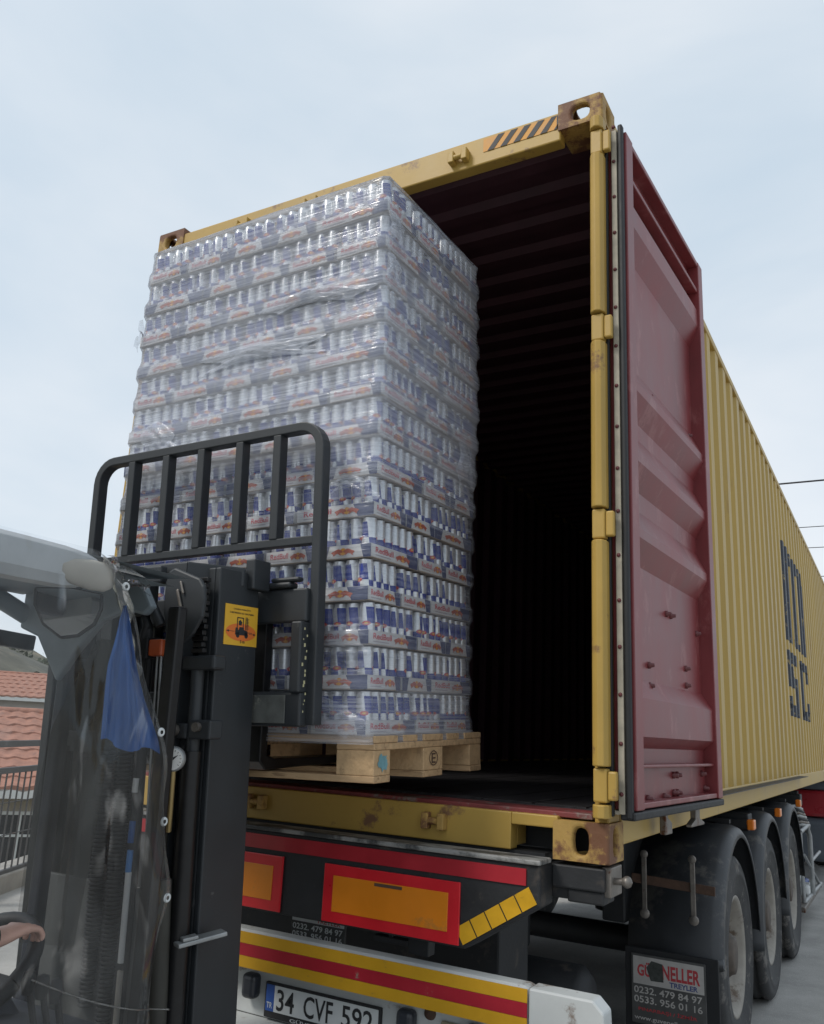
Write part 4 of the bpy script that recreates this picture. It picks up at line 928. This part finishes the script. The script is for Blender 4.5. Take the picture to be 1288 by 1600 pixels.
# crown: bent cross plate at the mast top
pl = [(-.975, -.255), (-.91, -.43), (-.43, -.43), (-.345, -.255)]
b = MB(); th = .022
outer = pl; inner_ = [(-.95, -.235), (-.895, -.405), (-.445, -.405), (-.37, -.235)]
for i in range(3):
    P = [outer[i], outer[i+1], inner_[i+1], inner_[i]]; b.prism(P, lambda x, y: (x, y, .605), lambda x, y: (x, y, .668))
lp_(b, 'crown_plate', mastm, .005)
lp_(MB().prism([(-.945, -.25), (-.90, -.41), (-.44, -.41), (-.375, -.25)], lambda x, y: (x, y, .655), lambda x, y: (x, y, .664)), 'crown_top', mastm, .002)
lp_(MB().box(-.362, -.325, -.235, -.15, .60, .70), 'rail_stop', mastm, .005)
for z in (.08, -.42, -1.1): lp_(MB().box(CX-.24, CX+.33, -.405, -.388, z, z+.07), 'mast_crossmember', mastm, .005)
lp_(MB().box(-.45, -.39, -.43, -.40, .135, .18).box(-.385, -.30, -.425, -.368, .135, .19), 'hinge_block', mastm, .006)
lp_(MB().tube([(-.43, -.45, .16), (-.43, -.42, .16)], .018, 8).tube([(-.345, -.44, .17), (-.345, -.42, .17)], .014, 8), 'bolt', steel, 0)
lp_(MB().bar((-.36, -.44, -.415), (-.30, -.31, -.40), .045, .012).bar((-.35, -.43, -.402), (-.33, -.39, -.398), .03, .01), 'step_bracket', galv, .003)
# sticker on the mast side
st = lp_(MB().box(-.3495, -.3480, -.335, -.178, .418, .545), 'warning_sticker', sticker_y, 0)
G = lambda o: (lambda u, v: (-.3475+o, -.335+.157*u, .418+.127*v))
b = MB(); g = G(0); b.add([g(.5, .33)]+[g(.5+.46*math.cos(2*math.pi*i/28), .33+.22*math.sin(2*math.pi*i/28)) for i in range(28)], [(0, i+1, (i+1) % 28+1) for i in range(28)]); lp_(b, 'sticker_disc', sticker_o, 0, st)
b = MB(); g = G(.0004)
def q4(*p): b.add([g(*x) for x in p], [tuple(range(len(p)))])
q4((.32, .26), (.70, .26), (.70, .36), (.58, .40), (.58, .46), (.44, .46), (.42, .38), (.32, .38)); q4((.32, .38), (.40, .38), (.40, .44), (.33, .44))
for a in ((.36, .44, .385, .70), (.36, .675, .56, .70), (.54, .46, .565, .70), (.62, .24, .64, .72), (.665, .24, .685, .72)): q4((a[0], a[1]), (a[2], a[1]), (a[2], a[3]), (a[0], a[3]))
for i in range(8): q4((.62, .42+i*.036), (.73, .42+i*.036), (.73, .43+i*.036), (.62, .43+i*.036))
q4((.685, .33), (.84, .33), (.84, .345), (.685, .345)); q4((.42, .5), (.50, .5), (.52, .58), (.46, .64), (.41, .60)); q4((.05, .335), (.30, .335), (.30, .345), (.05, .345)); q4((.74, .30), (.95, .30), (.95, .31), (.74, .31)); q4((.05, .34), (.13, .37), (.13, .31)); q4((.96, .305), (.88, .335), (.88, .275))
for cx_, r_ in ((.40, .07), (.66, .07)): b.add([g(cx_, .26)]+[g(cx_+r_*.8*math.cos(2*math.pi*i/14), .26+r_*math.sin(2*math.pi*i/14)) for i in range(14)], [(0, i+1, (i+1) % 14+1) for i in range(14)])
b.text('ÇALIŞAN FORKLİFTE', lambda u, v: g(.24+u, .87+v), w=.52, h=.055, bold=.02); b.text('5 METREDEN AZ YAKLAŞMA', lambda u, v: g(.13+u, .77+v), w=.74, h=.055, bold=.02); b.text('5 m', lambda u, v: g(.48+u, .06+v), w=.14, h=.08, bold=.02)
lp_(b, 'sticker_print', blackm, 0, st)
# lamp shield, indicator, gauge, hoses
SH = [(-.485, .60), (-.475, .635), (-.45, .645), (-.345, .605), (-.326, .58), (-.322, .54), (-.326, .49), (-.36, .44), (-.395, .412), (-.43, .415), (-.47, .45), (-.487, .52)]
lp_(MB().prism(SH, lambda x, z: (x, -.462, z), lambda x, z: (x, -.445, z)), 'lamp_shield', mastm, .006)
lp_(MB().bar((-.425, -.468, .575), (-.395, -.468, .485), .010, .008, (0, 1, 0)).bar((-.415, -.468, .60), (-.40, -.468, .56), .008, .006, (0, 1, 0)), 'shield_bracket', steel, .003)
lp_(MB().box(-.528, -.474, -.47, -.42, .377, .427), 'indicator_lamp', amber_dim, .006); lp_(MB().box(-.545, -.528, -.475, -.41, .37, .435), 'lamp_housing', rubber, .004)
lp_(MB().tube([(-.505, -.45, .377), (-.50, -.45, .1), (-.50, -.44, -.3)], .004, 6).tube([(-.49, -.45, .377), (-.482, -.45, .1), (-.485, -.44, -.3)], .004, 6), 'lamp_cable', galv, 0)
lp_(MB().box(-.66, -.50, -.47, -.44, .60, .655).tube([(-.58, -.47, .60), (-.53, -.465, .53), (-.50, -.45, .47)], .018, 8).box(-.60, -.54, -.475, -.43, .50, .60).lathe([(.0001, -.02), (.014, -.015), (.016, 0)], 8, 'y', (-.575, -.475, .57)).lathe([(.0001, -.02), (.014, -.015), (.016, 0)], 8, 'y', (-.545, -.475, .565)), 'lamp_mount', mastm, .01)
for k in range(4): lp_(MB().tube([(-.59+.01*k, -.46, .55-.02*k), (-.54, -.46-.004*k, .47), (-.55-.02*k, -.44, .35), (-.58-.018*k, -.42, -.2), (-.60-.018*k, -.42, -1.0)], .011, 8), 'hydraulic_hose', rubber, 0)
GC = Matrix.Translation((-.385, -.475, .081)) @ Matrix.Rotation(.6, 4, 'Z') @ Matrix.Translation((.407, .452, -.081))
def gx_(b): b.v = [tuple(GC @ Vector(v)) for v in b.v]; return b
gg = lp_(gx_(MB().lathe([(.0001, -.022), (.028, -.022), (.034, -.018), (.036, 0), (.034, .01), (.0001, .012)], 24, 'y', (-.407, -.452, .081))), 'pressure_gauge', galv, 0)
b = MB(); c_ = (-.407, -.4755, .081); b.add([c_]+[(c_[0]+.03*math.cos(2*math.pi*i/24), c_[1], c_[2]+.03*math.sin(2*math.pi*i/24)) for i in range(24)], [(0, i+1, (i+1) % 24+1) for i in range(24)]); lp_(gx_(b), 'gauge_face', gauge_w, 0, gg)
b = MB(); d = lambda a, r_: (c_[0]+r_*math.cos(R(a)), -.4765, c_[2]+r_*math.sin(R(a)))
for a in range(-40, 230, 22): b.add([d(a-1.5, .022), d(a+1.5, .022), d(a+1.5, .027), d(a-1.5, .027)], [(0, 1, 2, 3)])
b.add([d(35, .022), d(125, .004), d(215, .016), d(305, .004)], [(0, 1, 2, 3)]); lp_(gx_(b), 'gauge_needle', blackm, 0, gg)
lp_(MB().tube([(-.385, -.475, .05), (-.39, -.47, -.02), (-.41, -.45, -.12)], .010, 8), 'gauge_pipe', pm('brass', (.35, .26, .12), .4, metal=.8), 0)
lp_(MB().tube([(-.45, -.44, .3), (-.45, -.44, -.2), (-.43, -.45, -.7), (-.40, -.46, -1.2)], .022, 8).tube([(-.42, -.45, -.25), (-.405, -.455, -.5), (-.39, -.46, -.8), (-.37, -.47, -1.2)], .03, 8), 'hose_cover', browntarp, 0)
# taped hose with blue and white wraps and a ribbed conduit
b = MB().tube([(-.545, -.445, .2), (-.535, -.445, -1.1)], .016, 8); hb = lp_(b, 'taped_hose', rubber, 0)
for z0, z1, m in ((-.16, -.10, bluetarp), (-.24, -.18, pm('blue tape', (.05, .22, .55), .5)), (-.48, -.24, framew), (-.72, -.50, creamfoam), (-.02, .02, framew)): lp_(MB().tube([(-.543, -.460, z0), (-.541, -.460, z1)], .010, 6), 'tape', m, 0, hb)
cn = MB(); 
for i in range(70): cn.lathe([(.02, -.005), (.026, 0), (.02, .005)], 10, 'z', (-.60, -.455, .15-i*.012))
lp_(cn, 'ribbed_conduit', rubber, 0)
cn = MB()
for i in range(60): cn.lathe([(.02, -.005), (.026, 0), (.02, .005)], 10, 'z', (-.675, -.455, .10-i*.012))
lp_(cn, 'ribbed_conduit', rubber, 0)
# body, cowl, overhead guard
def fb(b, name, m, bevel=.006, par=None, seg=2): return b.build(name, m, par or fk, bevel, seg=seg)
fb(MB().prism([(-.98, -.42), (-1.30, -.36), (-1.42, -.50), (-1.45, -.95), (-.98, -.95)], lambda y, z: (-.52, y, z), lambda y, z: (.30, y, z)), 'cowl', guard_dark, .02, seg=3)
fb(MB().box(-.30, .20, -.885, -.870, -.95, -.10), 'front_plate', plate_grey, .004)
fb(MB().box(-.55, .35, -3.1, -.98, -1.08, -.80), 'chassis', guard_dark, .03); fb(MB().box(-.50, .30, -2.5, -1.75, -.80, -.48), 'engine_cover', guard_dark, .04, seg=3); fb(MB().prism([(-2.5, -.85), (-2.5, -.35), (-3.0, -.35), (-3.2, -.55), (-3.2, -1.0)], lambda y, z: (-.58, y, z), lambda y, z: (.38, y, z)), 'counterweight', mastm, .04, seg=3)
fb(MB().box(-.36, .16, -2.2, -1.72, -.48, -.38), 'seat_cushion', rubber, .04, seg=3); fb(MB().box(-.36, .16, -2.28, -2.16, -.42, .08), 'seat_back', rubber, .04, seg=3)
for x in (-.62, .42):
    for y_, r_ in ((-1.0, .30), (-2.7, .25)):
        wh = fb(MB().lathe([(.0001, -.1), (r_*.5, -.1), (r_*.6, -.12), (r_*.95, -.11), (r_, -.08), (r_, .08), (r_*.95, .11), (r_*.6, .12), (r_*.5, .1), (.0001, .1)], 28, 'x', (x if y_ > -2 else x*.85, y_, GZ+r_)), 'wheel', tyre_m, 0)
# guard: front pillars, header with gusset, roof panel, side rails
for x, y_ in ((-.225, -.935), (.235, -.945)):
    fb(MB().bar((x, y_-.02, -.5), (x, y_-.05, .70), .045, .04, (0, 1, 0)), 'front_pillar', guard_dark if x < 0 else grease, .008)
for x in (-.40, .30): fb(MB().bar((x, -2.45, -.5), (x, -2.35, .70), .05, .06, (0, 1, 0)), 'rear_pillar', guard_dark, .008)
fb(MB().prism([(-.44, .77), (.10, .77), (.15, .70), (.12, .675), (.04, .69), (-.06, .66), (-.16, .56), (-.225, .475), (-.345, .615), (-.44, .645)], lambda x, z: (x, -.99, z), lambda x, z: (x, -1.02, z)), 'guard_header', guard_grey, .008)
fb(MB().grid(10, 8, lambda u, v: (-.45+.69*u, -1.02-1.45*v, .755+.012*math.sin(math.pi*u))), 'roof_underside', guard_grey, 0)
fb(MB().grid(10, 8, lambda u, v: (-.45+.75*u, -1.02-1.45*v, .775+.012*math.sin(math.pi*u))), 'roof_panel', guard_grey, 0)
def rail_sec(y_, k): return [(.345-.012*k, y_, .762-.01*k), (.33, y_, .775-.012*k), (.27, y_, .785-.015*k), (.20, y_, .785-.02*k), (.20, y_, .70-.0*k), (.30, y_, .672+.02*k), (.335, y_, .675+.02*k), (.347-.012*k, y_, .70+.01*k)]
st_ = [rail_sec(y_, k) for y_, k in ((-2.4, 0), (-1.6, 0), (-1.48, .1), (-1.42, .5), (-1.385, 1.3), (-1.37, 2.2))]
fb(MB().add([q for r_ in st_ for q in r_], [(i*8+j, i*8+(j+1) % 8, (i+1)*8+(j+1) % 8, (i+1)*8+j) for i in range(5) for j in range(8)]+[tuple(range(8)), tuple(range(40, 48))]), 'roof_rail', roof_grey, .012, seg=3)
fb(MB().tube([(-.43, -.99, .68), (-.44, -1.1, .725), (-.44, -1.3, .745), (-.44, -2.4, .755)], .03, 12), 'roof_rail', guard_grey, 0)
fb(MB().bar((-.44, -.96, .60), (-.44, -2.4, .66), .03, .05), 'side_rail', guard_dark, .006)
fb(MB().box(-.1, .2, -1.9, -1.5, .70, .785), 'dark_roof_box', guard_dark, .02)  # added black box standing in for the dark hollow of the roof
# mirror
mr = [(-.11, .055), (.0, .062), (.095, .05), (.10, .0), (.085, -.05), (.04, -.09), (-.01, -.10), (-.07, -.06), (-.105, .0)]
MO = Vector((.015, -1.20, .675)); mn = Vector((.66, -.74, .03)).normalized(); mu = Vector((0, 0, 1)).cross(mn).normalized(); mv = mn.cross(mu)
mirr = fb(MB().prism(mr, lambda u, v: MO+mu*u*.92+mv*v*.92, lambda u, v: MO+mu*u*.92+mv*v*.92-mn*.02), 'mirror_housing', rubber, .006)
m_, t_, b_ = nodes('mirror glass'); b_.inputs['Base Color'].default_value = (.8, .82, .84, 1); b_.inputs['Metallic'].default_value = 1; b_.inputs['Roughness'].default_value = .04
fb(MB().prism(mr, lambda u, v: MO+mu*u*.84+mv*v*.84+mn*.003, lambda u, v: MO+mu*u*.84+mv*v*.84+mn*.001), 'mirror_glass', m_, 0, mirr)
fb(MB().tube([MO+Vector((0, .02, .05)), MO+Vector((.02, .06, .12))], .008, 8), 'mirror_arm', rubber, 0)
# steering column and wheel, lever
SW = Vector((-.075, -1.255, -.275)); sn = Vector((0, -.62, .78)).normalized(); sa = Vector((1, 0, 0)); sb = sn.cross(sa)
ring = [SW+sa*.165*math.cos(2*math.pi*i/32)+sb*.165*math.sin(2*math.pi*i/32) for i in range(33)]
swo = fb(MB().tube(ring, .021, 12, cap=False), 'steering_wheel', rubber, 0)
fb(MB().cyl(SW-sn*.02, SW+sn*.025, .05, 16).bar(SW-sa*.16, SW+sa*.16, .03, .012, sn).bar(SW, SW-sb*.16, .03, .012, sn), 'wheel_hub', rubber, .004, swo)
fb(MB().tube([SW-sn*.01, SW-sn*.45], .045, 12), 'steering_column', guard_dark, 0)
KN = Vector((.035, -1.27, -.20))
for k in range(3):
    x = .17+.05*k; fb(MB().tube([(x, -1.22, -.42), (x, -1.27, -.27)], .008, 8).lathe([(.0001, .03), (.014, .025), (.018, 0), (.012, -.025)], 10, 'z', (x, -1.275, -.255)), 'control_lever', rubber, 0)
fb(MB().prism([(-1.20, -.40), (-1.36, -.33), (-1.52, -.34), (-1.60, -.42), (-1.60, -.6), (-1.2, -.6)], lambda y, z: (.10, y, z), lambda y, z: (.31, y, z)), 'lever_console', guard_dark, .03, seg=4)

# ================================================================ CAB COVER (clear vinyl, blue tarpaulin)
cv = thing('cab_cover', (.36, -1.6, GZ), 'clear vinyl rain cover with blue strip hung over the forklift cab', 'cover')
edge = [(.77, -1.37), (.735, -1.325), (.573, -1.255), (.45, -1.19), (.321, -1.135), (.13, -1.08), (-.03, -1.05), (-.2, -1.06), (-.32, -1.075), (-.8, -1.14)]
edge = sorted(edge)
rc = random.Random(6); wr = [(rc.uniform(3, 14), rc.uniform(2, 9), rc.uniform(0, 6), rc.uniform(.4, 1)) for _ in range(9)]
def sidesheet(u, v):
    z = .775-1.52*v; yf = lerp(edge, z); yb = -2.45; y_ = yf+(yb-yf)*u**1.4
    a = max(0, .5-abs(u-.18)) 
    x = .362+.03*min(1, v*7)**.5+sum(k*math.sin(f1*z+f2*y_*2+o_) for f1, f2, o_, k in wr)*.0045*min(1, v*5)-.04*max(0, 1-u*9)*(.3+.7*math.sin(z*9+.5)**2)
    return (x, y_, z)
fbc = lambda b, name, m, bevel=0, par=None: b.build(name, m, par or cv, bevel)
sheet = fbc(MB().grid(46, 40, sidesheet), 'clear_side_sheet', pvc_m)
fbc(MB().grid(20, 12, lambda u, v: (-.47+.80*u, -1.22-1.2*v+.0*u, .796+.012*math.sin(math.pi*u)+.005*math.sin(17*u+9*v)-.03*max(0, (u-.9)*10)-.02*(1-v))), 'roof_sheet', sheet_material('roof vinyl', (.52, .52, .50), .55, .3, 4, (3, 1, 1), .2, .4, .7, .25), )
# fold of film drawn from the roof corner to the mast
def crumple(u, v):
    z = .765-.36*v; k = math.sin(math.pi*min(1, v*1.05)**.8); y_ = lerp(edge, z)-.03+(.04+.07*k*(1-.5*v))*u
    q = math.sin(u*7+v*11)+.7*math.sin(u*13-v*19+1)+.5*math.sin(u*5+v*33)
    return (.352-.05*u+.010*q*(.3+u), y_+.006*math.sin(v*23+u*3), z+.008*math.sin(u*9+v*4)-.02*u)
fbc(MB().grid(16, 40, crumple), 'front_fold', sheet_material('crumpled vinyl', (.6, .61, .6), .10, .30, 5, (3, 3, 1.5), .07, 1.0, .95, .35))
fbc(MB().grid(18, 10, lambda u, v: (.345-.13*u+.006*math.sin(u*17+v*5), -1.37+.27*u+.015*math.sin(v*6+u*8), .772-.030*u-.035*v*(1-u*.4)+.007*math.sin(u*21+v*4))), 'roof_fold', MATS['crumpled vinyl'])
# hem and seams
fbc(MB().grid(2, 60, lambda u, v: (lambda p: (p[0]+.003+.002*math.sin(v*60), p[1], p[2]))(sidesheet(.001+.045*u, .01+.98*v))), 'hem', sheet_material('hem vinyl', (.34, .34, .32), .16, .3, 6, (1, 1, 3), .12, .8, .8, .3))
def onsheet(y_, z, dx):
    yf = lerp(edge, z); t_ = max(0, (y_-yf)/(-2.45-yf))**(1/1.4); p = sidesheet(t_, (.775-z)/1.52); return (p[0]-dx, y_, z)
def seam(pts):
    return fbc(MB().tube([(lambda p: (p[0]+.002, p[1], p[2]))(onsheet(y_, z, 0)) for y_, z in pts], .0022, 5), 'seam', MATS['hem vinyl'])
seam([(lambda t_: (-1.45+.44*t_, -.175-.155*t_-.02*math.sin(3*t_)))(k/14) for k in range(15)])
for z in (.70, .345, .12, -.065):
    p = sidesheet(.022, (.775-z)/1.52); b = MB()
    b.lathe([(.005, .003), (.008, .005), (.011, .003), (.012, 0)], 14, 'x', (p[0]+.002, p[1], p[2])); fbc(b, 'eyelet', platew)
# blue strip and dark lining hanging inside the front edge
def tarp(u, v):
    z = .655-.365*v+.03*v*u; ya, yb = lerp(edge, z)-.008, lerp([(.28, -1.335), (.50, -1.335), (.62, -1.315), (.66, -1.295)], z)
    y_ = ya+(yb-ya)*u; p = onsheet(y_, z, .022); return (p[0]+.009*math.sin(u*13+v*2)*(.4+.6*v)+.004*math.sin(u*31-v*3), p[1], p[2]+(.010*math.sin(u*9) if v > .98 else 0))
fbc(MB().grid(20, 24, tarp), 'blue_strip', bluetarp)
def lining(u, v):
    z = .60-.85*v; y_ = -1.02-.0*u; x = .05-.26*u*lerp([(0, .35), (.3, .8), (1, 1)], v)
    return (x, -1.035+.018*math.sin(u*9+v*4)+.012*math.sin(u*23), z)
fbc(MB().grid(24, 20, lining), 'front_lining', sheet_material('smoked vinyl', (.07, .068, .058), .66, .25, 2.5, (2, 2, .6), .25, .5, .35, .2))
fbc(MB().add(*(lambda b: ([(.338+(q[0])*.42, q[1], q[2]) for q in b.v], b.f))(MB().lathe([(.0001, -.10), (.02, -.095), (.032, -.06), (.038, 0), (.036, .04), (.026, .06), (.0001, .065)], 18, 'y', (0, -1.40, .716))), 0, True), 'padded_corner', creamfoam)

# ================================================================ DRIVER (only the hand and forearm come into the picture)
def driver():
    t = thing('person', (-.1, -1.95, -.38), 'seated forklift driver with bare forearm, hand resting on the steering wheel', 'person')
    V = []; E = []; Rr = []
    def v(p, r, par=None):
        V.append(Vector(p)); Rr.append(r if isinstance(r, tuple) else (r, r)); i = len(V)-1
        if par is not None: E.append((par, i))
        return i
    pel = v((-.1, -1.95, -.30), (.15, .12)); sp = v((-.1, -1.96, -.10), (.14, .11), pel); chs = v((-.1, -1.94, .10), (.16, .11), sp); nk = v((-.1, -1.93, .26), .06, chs); hd0 = v((-.1, -1.91, .34), .075, nk); hd1 = v((-.1, -1.90, .43), (.085, .095), hd0); v((-.1, -1.90, .50), (.06, .07), hd1)
    for s in (1, -1):
        sh = v((-.1+s*.17, -1.93, .17), .06, chs); el = v((-.1+s*.27, -1.70, -.05), .045, sh)
        if s > 0: wr_ = (.085, -1.335, -.165); kn = Vector((.072, -1.245, -.152))
        else: wr_ = (-.30, -1.36, -.16); kn = Vector((-.27, -1.26, -.135))
        fm = v(Vector(wr_).lerp(V[el], .5), .038, el); w0 = v(wr_, (.028, .022), fm); pm_ = v(Vector(wr_).lerp(kn, .55), (.034, .020), w0); kk = v(kn, (.036, .016), pm_)
        dirn = (kn-Vector(wr_)).normalized(); lat = Vector((1, 0, 0)); lat = (lat-dirn*lat.dot(dirn)).normalized(); dn = dirn.cross(lat); dn = dn if dn.z < 0 else -dn
        for i, (o_, ln) in enumerate(((-.030, .9), (-.010, 1.0), (.010, .95), (.029, .78))):
            a = v(kn+lat*o_+dirn*.006, .0095, kk); p1 = V[a]+dirn*.036*ln+dn*.010; c = v(p1, .0088, a); p2 = p1+dirn*.016*ln+dn*.024*ln; e = v(p2, .0082, c); v(p2-dirn*.006+dn*.018*ln, .0074, e)
        ta = v(V[pm_]-lat*s*.030+dn*.008, .012, pm_); tb = v(V[ta]+dirn*.030-lat*s*.008+dn*.014, .0105, ta); v(V[tb]+dirn*.024+dn*.012, .009, tb)
        hp = v((-.1+s*.10, -1.90, -.31), .085, pel); kn_ = v((-.1+s*.15, -1.45, -.30), .06, hp); an = v((-.1+s*.14, -1.30, -.70), .04, kn_); v((-.1+s*.14, -1.16, -.75), .04, an)
    me = bpy.data.meshes.new('body'); me.from_pydata([tuple(p) for p in V], E, []); me.materials.append(skin)
    o = link('body', me, t); sk = o.modifiers.new('skin', 'SKIN'); sk.use_smooth_shade = True
    for i, sv in enumerate(me.skin_vertices[0].data if me.skin_vertices else []): sv.radius = Rr[i]
    if not me.skin_vertices:
        bm = bmesh.new(); bm.from_mesh(me); ly = bm.verts.layers.skin.verify(); bm.verts.ensure_lookup_table()
        for i, q in enumerate(bm.verts): q[ly].radius = Rr[i]; q[ly].use_root = (i == 0)
        bm.to_mesh(me); bm.free()
    su = o.modifiers.new('sub', 'SUBSURF'); su.levels = 2; su.render_levels = 2
    def cloth(name, pts, m):
        b = MB()
        for path, rs in pts: b.tube(path, .1, 14, rs=rs)
        return b.build(name, m, t)
    cloth('shirt', [([(-.1, -1.95, -.38), (-.1, -1.96, -.2), (-.1, -1.95, .0), (-.1, -1.93, .18), (-.1, -1.93, .25)], [.19, .18, .19, .19, .085])]+[([(-.1+s*.12, -1.93, .18), (-.1+s*.2, -1.90, .13), (-.1+s*.25, -1.77, .02)], [.09, .085, .075]) for s in (1, -1)], shirt)
    cloth('trousers', [([(-.1+s*.09, -1.98, -.31), (-.1+s*.13, -1.6, -.30), (-.1+s*.15, -1.44, -.31), (-.1+s*.145, -1.33, -.55), (-.1+s*.14, -1.29, -.70)], [.12, .095, .085, .07, .06]) for s in (1, -1)], trouser)
    MB().lathe([(.0001, .135), (.06, .125), (.098, .085), (.108, .03), (.10, -.01)], 18, 'z', (-.1, -1.925, .43)).build('hair', hair_m, t)
    b = MB(); b.lathe([(.0001, .035), (.012, .028), (.016, 0)], 8, 'y', (-.1, -1.815, .405)); b.build('nose', skin, t)
    for s in (1, -1): MB().lathe([(.0001, .008), (.012, .004), (.013, -.004)], 10, 'y', (-.1+s*.035, -1.812, .435)).build('eye', blackm, t); MB().lathe([(.0001, .02), (.026, .012), (.03, -.005)], 10, 'x', (-.1+s*.085, -1.90, .42)).build('ear', skin, t)
    p = Vector((.085, -1.335, -.165)); d_ = (V[0]*0+Vector((.085, -1.335, -.165))-Vector((.17, -1.70, -.05))).normalized(); c = p-d_*.012; u_ = d_.orthogonal().normalized(); w_ = d_.cross(u_)
    MB().tube([c+u_*.031*math.cos(2*math.pi*i/20)+w_*.029*math.sin(2*math.pi*i/20) for i in range(21)], .006, 6, cap=False).build('wrist_band', rubber, t)
driver()

# lift everything so that the yard is at height zero
for o in list(sc.objects):
    if o.parent is None and o.type not in ('CAMERA', 'LIGHT'):
        o.location.z += ZB
